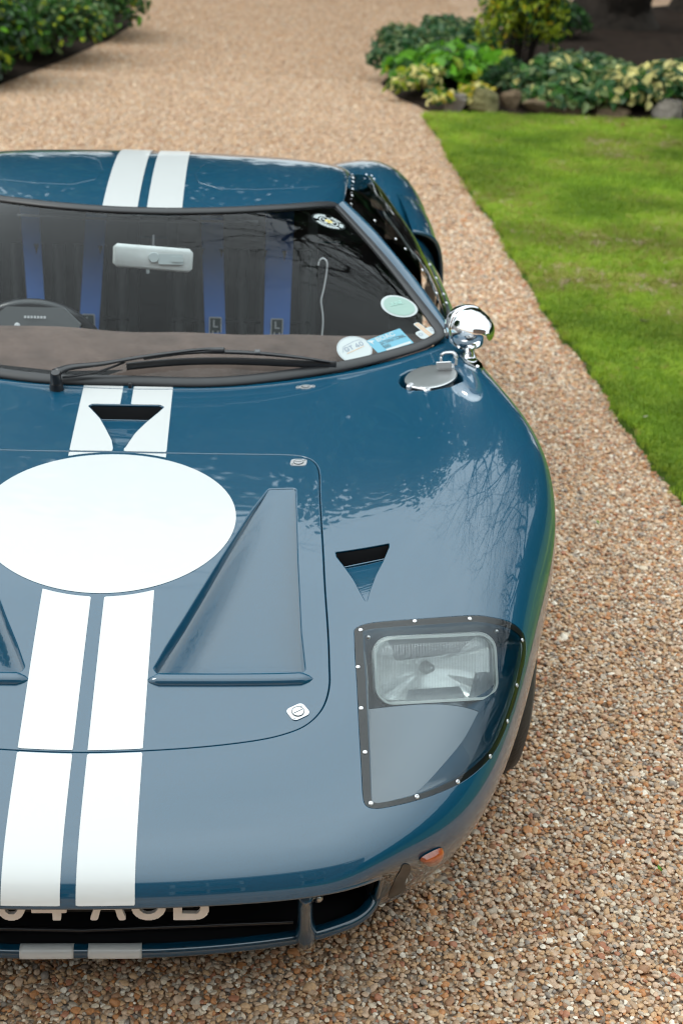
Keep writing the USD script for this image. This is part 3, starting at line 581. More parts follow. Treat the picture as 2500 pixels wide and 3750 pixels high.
# roof, from the screen's top edge to the tail
ROOF = [
 [(0, 2.034, 1.001), (.12, 2.044, 1.001), (.25, 2.084, .999), (.368, 2.153, .993), (.455, 2.235, .984), (.517, 2.322, .966), (.537, 2.345, .955)],
 [(0, 2.2, 1.020), (.12, 2.205, 1.019), (.25, 2.24, 1.015), (.37, 2.29, 1.008), (.462, 2.35, .999), (.530, 2.41, .981), (.550, 2.425, .965)],
 [(0, 2.4, 1.031), (.12, 2.4, 1.030), (.25, 2.42, 1.026), (.37, 2.45, 1.018), (.467, 2.49, 1.007), (.543, 2.53, .989), (.563, 2.54, .972)],
 [(0, 2.6, 1.028), (.12, 2.6, 1.027), (.25, 2.6, 1.024), (.37, 2.62, 1.016), (.472, 2.64, 1.006), (.553, 2.67, .988), (.575, 2.68, .972)],
 [(0, 2.8, 1.004), (.12, 2.8, 1.004), (.25, 2.8, 1.001), (.37, 2.81, .995), (.475, 2.82, .985), (.560, 2.84, .965), (.590, 2.85, .945)],
 [(0, 3.1, .945), (.13, 3.1, .945), (.26, 3.1, .942), (.38, 3.1, .936), (.485, 3.1, .926), (.58, 3.1, .903), (.625, 3.1, .873)],
 [(0, 3.5, .860), (.13, 3.5, .860), (.26, 3.5, .858), (.39, 3.5, .853), (.50, 3.5, .846), (.60, 3.5, .835), (.66, 3.5, .825)],
 [(0, 3.98, .760), (.13, 3.98, .760), (.26, 3.98, .759), (.39, 3.98, .757), (.50, 3.98, .754), (.60, 3.97, .745), (.66, 3.96, .735)]]
R = Spl(ROOF, 11, 15, lam=2e-5)
fullR = Polygon([(0, 0), (R.LU, 0), (R.LU, R.LV), (0, R.LV)])
DOOR = [(.128, 2.36), (.14, 2.27), (.20, 2.225), (.30, 2.255), (.40, 2.315), (.47, 2.375), (.512, 2.43), (.60, 2.50), (.60, 2.74), (.40, 2.70), (.24, 2.62), (.15, 2.50)]
def roofdoor(sg):
    ring = np.array(Polygon(DOOR).buffer(-.02).buffer(.02).exterior.segmentize(.008).coords)[:-1]*[sg, 1]
    return R.poly(R.from_xy(ring)).intersection(fullR)
RD = [roofdoor(1), roofdoor(-1)]
v, f, n, _ = patch(R, fullR.difference(shapely.union_all([gap(p, .003) for p in RD])), h=.014, hb=.008)
roof = part(car, 'roof', (v, f), paint, normals=n)
FR = [(0, 0), (.001, -.0003), (.0018, -.0012), (.002, -.012)]
part(roof, 'roof_edge', join_n(*[edge_strip(R, gap(p, .003).exterior, FR, hb=.008) for p in RD], edge_strip(R, fullR.exterior, [(0, 0), (.0, -.02)], into=False, hb=.01)), paint, smooth=True)
for p in RD:
    v, f, n, _ = patch(R, p, h=.014, hb=.008); dt = part(car, 'door_top', (v, f), paint, normals=n)
    part(dt, 'door_top_edge', edge_strip(R, p.exterior, FR, into=False, hb=.008), paint, smooth=True)
for sg in (1, -1):
    st = []
    ys = np.linspace(2.038, 3.9, 120)
    A_, B_ = R.from_xy(np.stack([np.full(120, sg*.0121), ys], 1)), R.from_xy(np.stack([np.full(120, sg*.1023), ys + .005*np.clip((2.2-ys)/.17, 0, 1)], 1))
    decal(roof, 'white_stripe', R.poly(np.vstack([A_, B_[::-1]])), white, off=.0012, h=.014, surf=R)
# lower cabin: pillars, side windows, quarter panels
for sg in (1, -1):
    fl = lambda p: np.array(p, float)*[sg, 1, 1]
    pin = W(np.linspace(0, 1, 24), np.full(24, 1.0 if sg > 0 else 0.0))
    t = np.linspace(0, 1, 24)[:, None]
    pout = fl(smooth_line([(.770, 1.738, .800), (.718, 1.885, .852), (.662, 2.030, .897), (.606, 2.20, .933), (.552, 2.340, .958)], 24))
    mid = (pin*.45 + pout*.55) + fl(np.tile(A3(.004, -.004, .012), (24, 1)))
    pl = np.vstack([smooth_line([pin[k] + fl(A3(.010, 0, .002)), mid[k], pout[k], pout[k] + fl(A3(-.004, .004, -.02))], 9) for k in range(24)])
    part(car, 'windscreen_pillar', (pl, grid_faces(24, 9)), paint, smooth=True)
    top = fl(smooth_line([(.554, 2.345, .957), (.566, 2.48, .966), (.577, 2.62, .970), (.583, 2.74, .962)], 24))
    bot = fl(smooth_line([(.773, 1.745, .799), (.787, 1.90, .801), (.787, 2.05, .802), (.777, 2.35, .812), (.748, 2.59, .825), (.708, 2.79, .855), (.655, 2.93, .895)], 24))
    gu = np.linspace(0, 1, 12)
    wv = np.concatenate([[bot*(1 - a) + top*a + fl(A3(.035, 0, .012))*(4*a*(1 - a))] for a in gu]).reshape(-1, 3)
    win = part(car, 'side_window', (wv, grid_faces(12, 24)), plexi, smooth=True)
    wg = wv.reshape(12, 24, 3)
    for ln, cnt in ((wg[0], 10), (wg[-1], 6), (wg[:, 0], 7), (wg[:, -1], 5)):
        for k in np.linspace(0, len(ln) - 1, cnt):
            o = ln[int(round(k))]*(1 - .03) + wg[6, 12]*.03; part(win, 'window_rivet', lathe([(.0001, .003), (.003, .0022), (.0046, 0)], 10, frame(o + fl(A3(.004, -.001, .004)), fl(A3(.6, -.2, .75)))), bright, smooth=True)
    part(win, 'window_opening_frame', tube(fl(smooth_line([(.735, 2.20, .845), (.706, 2.33, .874), (.676, 2.50, .893), (.68, 2.62, .88)], 20)), .004, 8), silver, smooth=True)
    part(win, 'window_frame', tube(wg[0], .0035, 8), rubber, smooth=True)
    qt = fl(smooth_line([(.583, 2.74, .965), (.590, 2.85, .947), (.625, 3.1, .876), (.66, 3.5, .827), (.66, 3.96, .737)], 30))
    qb = fl(smooth_line([(.66, 2.92, .893), (.700, 3.00, .845), (.705, 3.2, .838), (.69, 3.5, .835), (.68, 3.96, .735)], 30))
    qv = np.concatenate([[qt*(1 - a) + qb*a - fl(A3(.03, 0, .03))*(4*a*(1 - a))*np.clip(np.linspace(1.2, -.6, 30), 0, 1)[:, None]] for a in np.linspace(0, 1, 8)]).reshape(-1, 3)
    part(car, 'rear_quarter', (qv, grid_faces(8, 30)), paint, smooth=True)
    # belt closing strip between window foot and body
    bb = S(*S.from_xyz(bot + fl(A3(.01, 0, -.03))).T)
    part(car, 'door_sill_strip', strip(bot + fl(A3(.002, 0, 0)), bb - A3(0, 0, .002)), paint, smooth=True)
    # side air intake behind the door
    arc = fl(smooth_line([(.775, 2.66, .812), (.818, 2.68, .800), (.856, 2.72, .765), (.883, 2.78, .69), (.895, 2.82, .60), (.900, 2.84, .50), (.885, 2.84, .44)], 30))
    inn = S(*S.from_xyz(arc - fl(A3(.05, 0, .02))).T)
    rear = S(*S.from_xyz(arc + fl(A3(-.02, .42, .0))).T)
    sc = np.concatenate([[arc*(1 - a) + rear*a + (S.normal(*S.from_xyz(arc).T)*.02)*(a*(1 - a))] for a in np.linspace(0, 1, 8)]).reshape(-1, 3)
    si = part(car, 'side_intake', (sc, grid_faces(8, 30)), paint, smooth=True)
    part(si, 'intake_lip', tube(arc, .007, 10), paint, smooth=True)
    part(si, 'intake_mouth', strip(arc + fl(A3(-.003, .02, 0)), inn + fl(A3(0, .05, 0))), black, smooth=True)
    sill = np.array([(.885, 1.2, .47), (.875, 1.6, .46), (.868, 2.2, .43), (.875, 2.96, .43)]); s2 = sill*[1, 1, 0] + A3(-.03, 0, .16)
    part(car, 'side_sill', strip(fl(smooth_line(sill, 30)) - fl(A3(.004, 0, 0)), fl(smooth_line(s2, 30))), paint, smooth=True)
# tail
tl = S(np.ones(60), np.linspace(0, 1, 60))
part(car, 'tail_panel', strip(tl, tl*[1, 1, 0] + A3(0, .01, .30)), paint, smooth=True)
# floor pan
part(car, 'floor_pan', cbox((1.30, 3.4, .03), .005, frame((0, 2.25, .15), (0, 0, 1))), black)
# wheels
for sg in (1, -1):
    for yc, w_, rr in ((1.035, .20, .30), (3.29, .26, .315)):
        M = frame((sg*(.868 - w_/2), yc, rr - .004), (sg, 0, 0), (0, 1, 0)); h = w_/2
        wh = thing  # parts follow
        rimm = part(car, 'wheel', lathe([(.0001, h - .05), (.05, h - .045), (.06, h - .06), (.15, h - .075), (.172, h - .01), (.19, h - .002), (.19, -h)], 40, M), alloy, smooth=30)
        part(rimm, 'tyre', lathe([(.19, -h), (rr - .05, -h - .004), (rr - .015, -h + .008), (rr, -h + .03), (rr + .001, -.06*w_), (rr - .004, -.04*w_), (rr - .004, .04*w_), (rr + .001, .06*w_), (rr, h - .03), (rr - .015, h - .008), (rr - .05, h + .004), (.192, h - .002)], 56, M), tyre, smooth=40)
        part(rimm, 'wheel_nut', lathe([(.0001, h - .02), (.02, h - .022), (.026, h - .045)], 6, M), steel, smooth=False)
    part(car, 'wheel_well', lathe([(.308, -.10), (.308, .15)], 40, frame((sg*.66, 1.02, .275), (sg, 0, 0), (0, 1, 0))), black, smooth=True)
    top_ = smooth_line([(.517, .285, .157), (.557, .30, .168), (.636, .35, .205), (.692, .44, .245), (.765, .58, .275)], 40); bot_ = smooth_line([(.515, .295, .14), (.550, .315, .14), (.620, .385, .14), (.668, .475, .135), (.722, .572, .15)], 40)
    part(car, 'front_skirt', strip(top_*[sg, 1, 1], bot_*[sg, 1, 1]), paint, smooth=True)

# ---------------------------------------------------------------- wiper, cowl seam, fasteners of the scuttle
on_s = lambda x, y, off=0.0: (lambda uv: S(*uv.T)[0] + S.normal(*uv.T)[0]*off)(S.from_xy([(x, y)]))
cs = np.array([(0, 1.447), (.122, 1.452), (.226, 1.461), (.348, 1.487), (.472, 1.522), (.566, 1.540), (.64, 1.556)])
cs = np.vstack([cs[::-1]*[-1, 1], cs[1:]]); cl = smooth_line(cs, 120)
uvc = S.from_xy(cl); part(body, 'cowl_seam', tube(S(*uvc.T) + S.normal(*uvc.T)*(-.0006), .0022, 8), paint, smooth=True)
wip = part(car, 'wiper', lathe([(.0001, .050), (.010, .049), (.0125, .044), (.0125, .022), (.015, .018), (.017, 0)], 20, frame(on_s(-.162, 1.438), (0, -.35, 1))), plastic, smooth=30)
armp = smooth_line([(-.162, 1.440, .752), (-.137, 1.463, .756), (-.071, 1.474, .762), (.005, 1.491, .772), (.119, 1.509, .786), (.168, 1.517, .790), (.215, 1.524, .790)], 40)
part(wip, 'wiper_arm', tube(armp, np.interp(np.linspace(0, 1, 40), [0, .12, .4, 1], [.0125, .0095, .006, .0042]), 10, sx=1.15, sy=.7), plastic, smooth=True)
part(wip, 'wiper_link', tube(smooth_line([(-.150, 1.452, .736), (-.071, 1.471, .745), (-.010, 1.493, .763)], 16), .0030, 8), plastic, smooth=True)
bl = smooth_line([(-.007, 1.499, .750), (.103, 1.514, .758), (.204, 1.524, .760), (.297, 1.534, .757), (.41, 1.545, .751), (.485, 1.549, .749)], 40)
part(wip, 'wiper_blade', tube(bl, .0042, 8, sx=.9, sy=2.2), rubber, smooth=True)
sp = smooth_line([(.033, 1.497, .770), (.143, 1.515, .783), (.219, 1.524, .783), (.297, 1.531, .779), (.363, 1.538, .772), (.421, 1.541, .765), (.470, 1.545, .757)], 40)
part(wip, 'blade_bridge', tube(sp, np.interp(np.linspace(0, 1, 40), [0, .3, .6, 1], [.0035, .0065, .006, .0035]), 8, sx=1.3, sy=.8), plastic, smooth=True)
part(wip, 'blade_clip', cbox((.014, .012, .012), .002, frame((.297, 1.531, .781), (0, -.4, 1))), greyp)
part(wip, 'blade_clip', cbox((.050, .014, .012), .003, frame((.196, 1.521, .787), (0, -.4, 1), (1, .06, 0))), plastic)
part(car, 'washer_jet', cbox((.008, .010, .014), .002, frame(on_s(.004, 1.458, .005), (0, 0, 1))), plastic)
# ---------------------------------------------------------------- wing mirror
for sg in (1, -1):
    f3 = lambda *p: A3(sg*p[0], p[1], p[2])
    ax = unit(f3(.42, -.90, .10)); o = f3(.800, 1.585, .838); M = frame(o, ax, (0, 0, 1))
    prof = [(.0001, .088), (.006, .0865), (.0065, .083), (.012, .081), (.022, .075), (.033, .063), (.042, .046), (.048, .026), (.0505, .008), (.0505, 0)]
    pp = np.array(prof); t_ = np.concatenate([[0], np.cumsum(np.linalg.norm(np.diff(pp, axis=0), axis=1))])
    mr = part(car, 'wing_mirror', lathe(np.vstack([pp[:3], CubicSpline(t_[2:], pp[2:])(np.linspace(t_[2], t_[-1], 26))[1:]]), 48, M), chrome, smooth=30)
    part(mr, 'mirror_bezel', lathe([(.0505, .001), (.0535, 0), (.055, -.004), (.0545, -.010), (.0535, -.024), (.050, -.028), (.047, -.024)], 48, M), chrome, smooth=40)
    part(mr, 'mirror_glass', lathe([(.0001, -.020), (.048, -.022)], 40, M), chrome, smooth=True)
    st = smooth_line([f3(.803, 1.548, .770), f3(.803, 1.556, .784), f3(.802, 1.566, .796)], 12)
    part(mr, 'mirror_stem', tube(st, np.interp(np.linspace(0, 1, 12), [0, .5, 1], [.019, .012, .013]), 18), chrome, smooth=True)
    fp = Polygon([(-.046, -.006), (-.046, .006), (-.01, .018), (.03, .016), (.036, 0), (.03, -.016), (-.01, -.018)]).buffer(.004)
    b0 = on_s(sg*.806, 1.535)
    part(mr, 'mirror_foot', extrude(fp, .006, frame(b0, S.normal(*S.from_xy([(sg*.806, 1.535)]).T)[0], f3(-.25, .95, 0))), chrome, smooth=30)
    part(mr, 'mirror_foot_screw', lathe([(.0001, .010), (.004, .009), (.005, .006)], 12, frame(on_s(sg*.815, 1.495), (0, 0, 1))), chrome, smooth=True)
# ---------------------------------------------------------------- fuel filler
for sg, pf_ in ((1, P_fill), (-1, P_fillL)):
    f3 = lambda *p: A3(sg*p[0], p[1], p[2])
    v, f, n, _ = patch(S, pf_.buffer(.004), h=.02); part(body, 'filler_recess', (v - A3(0, 0, .048), f), black, smooth=True)
    lidn = unit(f3(-.20, -.10, 1)); lo = f3(.698, 1.435, .7615)
    lid = part(car, 'fuel_filler', lathe([(.0001, .0042), (.050, .0038), (.0590, .0030), (.0612, .0012), (.0612, -.004), (.0001, -.004)], 56, frame(lo, lidn)), steel, smooth=30)
    part(lid, 'filler_neck', lathe([(.050, -.004), (.050, -.05)], 32, frame(lo, lidn)), bright, smooth=True)
    for hx, hy in ((.646, 1.392), (.683, 1.366)):
        part(lid, 'hinge_knuckle', cbox((.012, .020, .014), .003, frame(f3(hx, hy, .752), lidn, f3(.8, -.55, 0))), bright)
    part(lid, 'hinge_pin', tube([f3(.642, 1.394, .752), f3(.688, 1.362, .753)], .0035, 8), bright, smooth=True)
    Ml = frame(f3(.7365, 1.462, .776), lidn, f3(.95, -.25, 0))
    part(lid, 'latch_block', cbox((.036, .020, .014), .003, Ml), bright)
    part(lid, 'latch_plate', cbox((.036, .004, .018), .0015, frame(f3(.729, 1.452, .786), lidn, f3(.95, -.25, 0))), bright)
    lp_ = [(-.016, 0, 0), (-.018, .004, .014), (-.014, .009, .026), (0, .010, .029), (.014, .009, .026), (.018, .004, .014), (.016, 0, 0)]
    part(lid, 'latch_lever', tube(xf(smooth_line(lp_, 30), frame(f3(.744, 1.474, .778), lidn, f3(.95, -.25, 0))), .0048, 8, sx=1.4, sy=.7), bright, smooth=True)
# ---------------------------------------------------------------- stickers on the screen
def on_w(v, off):
    uv = W.from_xyz(v); return W(*uv.T) + W.normal(*uv.T)*off
def stick(name, shape, o, ex, mat, off, parent=wscreen, label=None):
    """shape (shapely, local metres) laid on the windscreen at o with its x axis along ex."""
    n = W.normal(*W.from_xyz([o]).T)[0]; M = frame(o, n, ex); mesh = []
    for g in getattr(shape, 'geoms', [shape]):
        g = g.segmentize(.012) if g.area > 1e-4 else g
        v, f = trimesh.creation.triangulate_polygon(g, engine='earcut'); mesh.append((np.c_[v, np.zeros(len(v))], f))
    v, f = cat(*mesh); return part(parent, name, (on_w(xf(v, M), off), f), mat, smooth=True, label=label)
def words(text, h, x, y, stretch=1.0):
    tm = meshkit.text_mesh(text, h, .001, bold=True); v = np.array(tm.vertices); top_ = v[:, 2] > .0005
    f = tm.faces[top_[tm.faces].all(1)]; v = v[:, :2]*[stretch, 1]
    return v + [x, y], f
def stick_words(text, h, x, y, o, ex, mat, off, parent, stretch=1.0, rot_=0):
    v, f = words(text, h, 0, 0, stretch); c, s_ = math.cos(rot_), math.sin(rot_); v = v @ np.array([[c, s_], [-s_, c]]) + [x, y]
    n = W.normal(*W.from_xyz([o]).T)[0]; M = frame(o, n, ex)
    return part(parent, 'printed_word', (on_w(xf(np.c_[v, np.zeros(len(v))], M), off), f), mat, smooth=True)
EXB = A3(.086, .046, .020)
disc = lambda r, k=24: shapely.Point(0, 0).buffer(r, quad_segs=k)
# white round club sticker
og = A3(.531, 1.604, .770)
g1 = stick('club_sticker', disc(.043), og, EXB, sticker_w, .0012)
stick('sticker_ring', disc(.041).difference(disc(.0403)), og, EXB, ink, .0016, g1)
stick_words('GT 40', .0125, -.024, .002, og, EXB, ink, .0018, g1, 1.05)
stick('car_outline', LineString([(-.030, .004), (-.022, .018), (-.006, .0205), (.012, .0225), (.024, .022), (.031, .017)]).buffer(.0006), og, EXB, ink, .0018, g1)
stick('sticker_rule', LineString([(-.024, -.004), (.026, -.002)]).buffer(.0005), og, EXB, sticker_o, .0018, g1)
# pale blue rectangular sticker
ob = A3(.619, 1.629, .7825); lx = .112; ly = .062
nB = W.normal(*W.from_xyz([ob]).T)[0]
TL, TR, BR, BL = A3(.559, 1.629, .784), A3(.645, 1.675, .804), A3(.679, 1.624, .781), A3(.594, 1.589, .761)
def bq(p):                                                       # the sticker's own unit square, slightly skewed as it was stuck on
    p = np.asarray(p, float); a, b = p[:, :1], p[:, 1:2]
    return (TL*(1 - a) + TR*a)*(b) + (BL*(1 - a) + BR*a)*(1 - b)
def bshape(name, poly, mat, off, parent):
    v, f = trimesh.creation.triangulate_polygon(poly.segmentize(.1), engine='earcut'); return part(parent, name, (on_w(bq(v), off), f), mat, smooth=True)
b1 = bshape('blue_sticker', shapely.box(0, 0, 1, 1), sticker_b, .0012, wscreen)
def bwords(t, h, x, y, w, mat):
    v, f = words(t, 1.0, 0, 0); v = v - v.min(0); v = v/v.max(0)*[w, h] + [x, y]; part(b1, 'printed_word', (on_w(bq(v), .0018), f), mat, smooth=True)
bwords('BOAC', .24, .24, .72, .52, sticker_w)
bwords('INTERNATIONAL', .18, .24, .49, .72, sticker_k)
bwords('500', .18, .24, .27, .19, sticker_k)
bshape('arrow_mark', Polygon([(.02, .98), (.20, .86), (.11, .80), (.10, .66)]), sticker_w, .0018, b1)
bshape('white_band', shapely.box(.24, .10, .95, .22), sticker_w, .0016, b1)
# racing-car shaped sticker
ok_ = A3(.712, 1.668, .797); EXK = A3(.046, -.057, -.024)
k1 = stick('car_shape_sticker', shapely.union_all([rrect(.088, .017, .005), rrect(.030, .058, .008), shapely.affinity.translate(rrect(.014, .046, .005), .018, 0)]), ok_, EXK, sticker_w, .0012)
for yy_ in (.0034, -.0034): stick('orange_stripe', shapely.box(-.041, yy_ - .0014, .041, yy_ + .0014), ok_, EXK, sticker_o, .0017, k1)
for yy_ in (.019, -.019): stick('wheel_mark', shapely.affinity.translate(disc(.0055).difference(disc(.0038)), -.002, yy_), ok_, EXK, ink, .0017, k1)
# pale green disc
og2 = A3(.650, 1.760, .836)
g2 = stick('green_disc_sticker', disc(.047), og2, EXB, sticker_w, .0012)
stick('green_centre', disc(.040), og2, EXB, sticker_g, .0016, g2)
stick_words('JUNE', .012, -.022, .006, og2, EXB, plain('sticker_faded_print', (.30, .48, .42), .5), .0019, g2, .9)
# round badge with a ring of pale marks
ob3 = A3(.488, 2.130, .958)
g3 = stick('badge_sticker', disc(.047).difference(disc(.0455)), ob3, A3(1, 0, -.1), sticker_k, .0012)
for k in range(30):
    if k in (7, 8, 2, 16, 17, 27): continue
    a_ = k/30*2*math.pi; stick('badge_mark', shapely.affinity.rotate(shapely.affinity.translate(rrect(.0125, .0068, .002), .0365, 0), math.degrees(a_), origin=(0, 0)), ob3, A3(1, 0, -.1), sticker_w, .0015, g3)
stick('badge_ring', disc(.027).difference(disc(.0228)), ob3, A3(1, 0, -.1), sticker_w, .0015, g3)
for k in range(5):
    a_ = k/5*2*math.pi + .3; stick('badge_dot', shapely.affinity.translate(disc(.0052), .0145*math.cos(a_), .0145*math.sin(a_)), ob3, A3(1, 0, -.1), sticker_w, .0015, g3)
    a_ += .63; stick('badge_petal', shapely.affinity.translate(disc(.005), .007*math.cos(a_), .007*math.sin(a_)), ob3, A3(1, 0, -.1), sticker_y, .0017, g3)
# ---------------------------------------------------------------- cabin
hv, hf, hn, _ = patch(R, fullR.intersection(shapely.box(0, 0, R.LU*.55, R.LV)), h=.03, off=-.02)
part(roof, 'headlining', (hv, hf), black, normals=hn)
tub = part(car, 'cabin_tub', cat(strip([(-.74, 1.46, .70), (-.70, 2.62, .78)], [(-.74, 1.46, .17), (-.74, 2.66, .17)]), strip([(.74, 1.46, .70), (.70, 2.62, .78)], [(.74, 1.46, .17), (.74, 2.66, .17)]), strip([(-.55, 2.60, .955), (.55, 2.60, .955)], [(-.70, 2.60, .79), (.70, 2.60, .79)]), strip([(-.72, 2.62, .78), (.72, 2.62, .78)], [(-.72, 2.62, .17), (.72, 2.62, .17)]), strip([(-.76, 1.50, .705), (.76, 1.62, .74)], [(-.76, 1.50, .17), (.76, 1.5, .17)])), black, smooth=False)
dx = np.linspace(-.73, .73, 60); dsec = [(1.548, .700), (1.560, .724), (1.60, .737), (1.66, .750), (1.72, .757), (1.755, .756), (1.775, .742), (1.78, .70), (1.78, .50)]
dp = np.array([[(x, y + .10*(x/.73)**4*(1 if i < 3 else .4) , z + .010*math.exp(-((x + .26)/.14)**2)*(1 if 2 < i < 7 else 0) + .0016*math.sin(x*23 + i)*(1 if i < 7 else 0)) for x in dx] for i, (y, z) in enumerate(dsec)])
part(car, 'dashboard', (dp.reshape(-1, 3), grid_faces(len(dsec), 60)), suede, smooth=True)
part(car, 'demister_slot', cat(strip([(-.62, 1.56, .7295), (-.18, 1.50, .7125)], [(-.62, 1.60, .742), (-.18, 1.535, .7245)])), black)
for sx_ in (-1, 1):
    xc = .262*sx_; sd = part(car, 'seat', cbox((.44, .10, .66), .03, frame((xc, 2.50, .56), unit(A3(0, .25, 1)))), seatm, label='black ribbed bucket seat')
    for k in range(7):
        x = xc - .18 + .06*k; part(sd, 'seat_rib', tube([(x, 2.335, .26), (x, 2.385, .5), (x, 2.44, .80)], .026, 8, sx=1, sy=.7), seatm, smooth=True)
    part(sd, 'seat_seam', tube([(xc - .2, 2.385, .60), (xc + .2, 2.385, .60)], .006, 6), black, smooth=True)
for (xa, xb, xc_, xd) in ((-.372, -.318, -.336, -.290), (-.182, -.124, -.204, -.149), (.140, .201, .161, .219), (.328, .408, .326, .399)):
    t_ = np.linspace(0, 1, 14); yy_ = 2.47 - .14*t_; zz_ = .93 - .41*t_
    Lp = np.stack([xa + (xc_ - xa)*t_, yy_, zz_], 1); Rp = np.stack([xb + (xd - xb)*t_, yy_ - .003, zz_], 1)
    th_ = A3(0, -.006, .0)
    bm = cat(strip(Lp + th_, Rp + th_), strip(Lp, Lp + th_), strip(Rp + th_, Rp))
    bo = part(car, 'shoulder_harness', bm, belt, smooth=True)
    cz = np.interp(.715, [0, 1], [0, 1]); ctr = (Lp[11] + Rp[11])/2 + A3(0, -.0085, .006); wd = abs(Rp[9, 0] - Lp[9, 0])
    Mb = frame(ctr, A3(0, -1, -.12), (1, 0, 0)); fr_ = rrect(.036, .074, .003).difference(rrect(.030, .068, .002))
    part(bo, 'logo_patch', extrude(rrect(.036, .074, .003), .0008, Mb), sticker_k)
    part(bo, 'logo_frame', extrude(fr_, .0014, Mb), beltlogo)
    for ch, yy2 in (('L', .006), ('U', -.028)):
        v_, f_ = words(ch, .022, 0, 0); v_ = v_ - v_.mean(0)*[1, 0]; part(bo, 'logo_letter', (xf(np.c_[v_ + [0, yy2], np.full(len(v_), .0016)], Mb), f_), beltlogo, smooth=False)
sw = part(car, 'steering_wheel', tube(xf(np.stack([.172*np.cos(np.linspace(0, 2*np.pi, 60, endpoint=False)), .172*np.sin(np.linspace(0, 2*np.pi, 60, endpoint=False)), np.zeros(60)], 1), frame((-.265, 1.90, .635), (0, .93, .36))), .015, 10, True), plastic, smooth=True)
part(sw, 'wheel_spoke', cbox((.33, .03, .006), .002, frame((-.265, 1.90, .635), (0, .93, .36))), steel)
hubp = Polygon([(-.095, .024), (-.078, .036), (.060, .036), (.098, -.002), (.075, -.022), (-.092, -.022)]).buffer(.004)
hb = part(sw, 'column_shroud', extrude(hubp, .05, frame((-.245, 1.86, .742), (0, -1, .25))), greyp, smooth=30)
part(hb, 'shroud_button', lathe([(.0001, .003), (.006, .003), (.0075, 0)], 16, frame((-.299, 1.809, .748), (0, -1, .25))), beltlogo, smooth=True)
part(hb, 'shroud_print', extrude(shapely.union_all([shapely.box(-.026 + k*.008, 0, -.0205 + k*.008, .006) for k in range(7)]), .0006, frame((-.255, 1.8085, .768), (0, -1, .25))), beltlogo)
im = part(car, 'rear_view_mirror', cbox((.200, .022, .062), .010, frame((.035, 1.885, .910), unit(A3(.05, -.1, 1)), (1, -.02, .02))), silver, smooth=50)
part(im, 'mirror_pad', lathe([(.0001, .004), (.012, .004), (.0135, .002), (.0135, 0)], 24, frame((.038, 1.873, .915), (0, -1, .1))), sticker_w, smooth=30)
part(im, 'mirror_tab', extrude(rrect(.062, .026, .004), .003, frame((.080, 1.873, .911), (0, -1, .1))), sticker_w)
part(im, 'mirror_tab', extrude(rrect(.030, .014, .004), .005, frame((.096, 1.873, .912), (0, -1, .1))), sticker_w)
part(im, 'mirror_lever', lathe([(.0001, -.008), (.0045, -.005), (.0045, .005)], 12, frame((.022, 1.885, .876), (0, 0, 1))), sticker_w, smooth=True)
part(im, 'mirror_arm', tube([(.035, 1.89, .93), (.035, 1.93, .955)], .005, 8), plastic, smooth=True)
part(car, 'header_strip', tube([(-.33, 2.12, .955), (0, 2.075, .960), (.30, 2.12, .955)], .004, 8), greyp, smooth=True)
part(car, 'wire_hook', tube(smooth_line([(.455, 1.95, .885), (.458, 1.95, .898), (.466, 1.95, .904), (.475, 1.95, .898), (.478, 1.95, .880), (.470, 1.95, .815), (.466, 1.95, .790), (.472, 1.95, .75), (.471, 1.95, .69)], 50), .0022, 6), beltlogo, smooth=True)

# ---------------------------------------------------------------- ground
rng = np.random.default_rng(11); random.seed(4)
STONE = [(lin(222, 210, 190), 3.0), (lin(184, 174, 160), 3.2), (lin(200, 166, 128), 5.0), (lin(188, 128, 76), 2.2), (lin(156, 116, 86), 2.8), (lin(104, 92, 84), .8), (lin(204, 178, 154), 4.6), (lin(240, 236, 224), 1.3), (lin(174, 148, 122), 4.0), (lin(142, 138, 134), 1.3), (lin(172, 112, 84), .9)]
MEAN = np.array([np.array(c)*w for c, w in STONE]).sum(0)/sum(w for _, w in STONE)
STONE = [(tuple(np.array(c)*.85 + MEAN*.15), w) for c, w in STONE]
STONE = [(tuple(c*k for c, k in zip(col, (.80, .74, .685))), w) for col, w in STONE]
wts = np.array([w for _, w in STONE]); wts /= wts.sum(); cum = np.cumsum(wts)
stops, p0 = [], 0.0
for (col, _), c in zip(STONE, cum): stops += [(p0, col)]; p0 = float(c)
gravel_base = look('gravel_bed', {
    'g': ('geometry', {}), 'v': ('voronoi_texture', {'scale': 95.0, 'randomness': 1.0}), 'sep': ('separate_color', {}), 'r': ('rgb_ramp', {'ramp': stops, 'interpolate': False}),
    'n': ('noise_texture', {'scale': 1.1, 'detail': 4.0}), 'nr': ('rgb_ramp', {'ramp': [(0.35, (.80, .77, .74)), (0.65, (1.0, 1.0, 1.0))]}),
    'mm': ('mix', {'mix_type': 'multiply', 'fac': 1.0}), 'inv': ('math', {'math_type': 'subtract', 'value1': 1.0}), 'b': ('bump', {'strength': 1.0, 'distance': 0.006}), 'p': ('principled_bsdf', {'roughness': 0.75, 'specular_ior_level': 0.3})},
    [('g.position', 'v.vector'), ('g.position', 'n.vector'), ('v.color', 'sep.color'), ('sep.r', 'r.fac'), ('n.fac', 'nr.fac'), ('r.color', 'mm.color1'), ('nr.color', 'mm.color2'), ('mm.color', 'p.base_color'), ('v.distance', 'inv.value2'), ('inv.value', 'b.height'), ('b.normal', 'p.normal')])
gx = np.concatenate([np.linspace(-160, -7, 12), np.linspace(-6, 9, 80), np.linspace(10, 160, 12)]); gy = np.concatenate([np.linspace(-160, -4, 12), np.linspace(-3, 22, 120), np.linspace(24, 160, 12)])
X, Y = np.meshgrid(gx, gy, indexing='ij'); P = np.stack([X, Y, np.zeros_like(X)], -1)
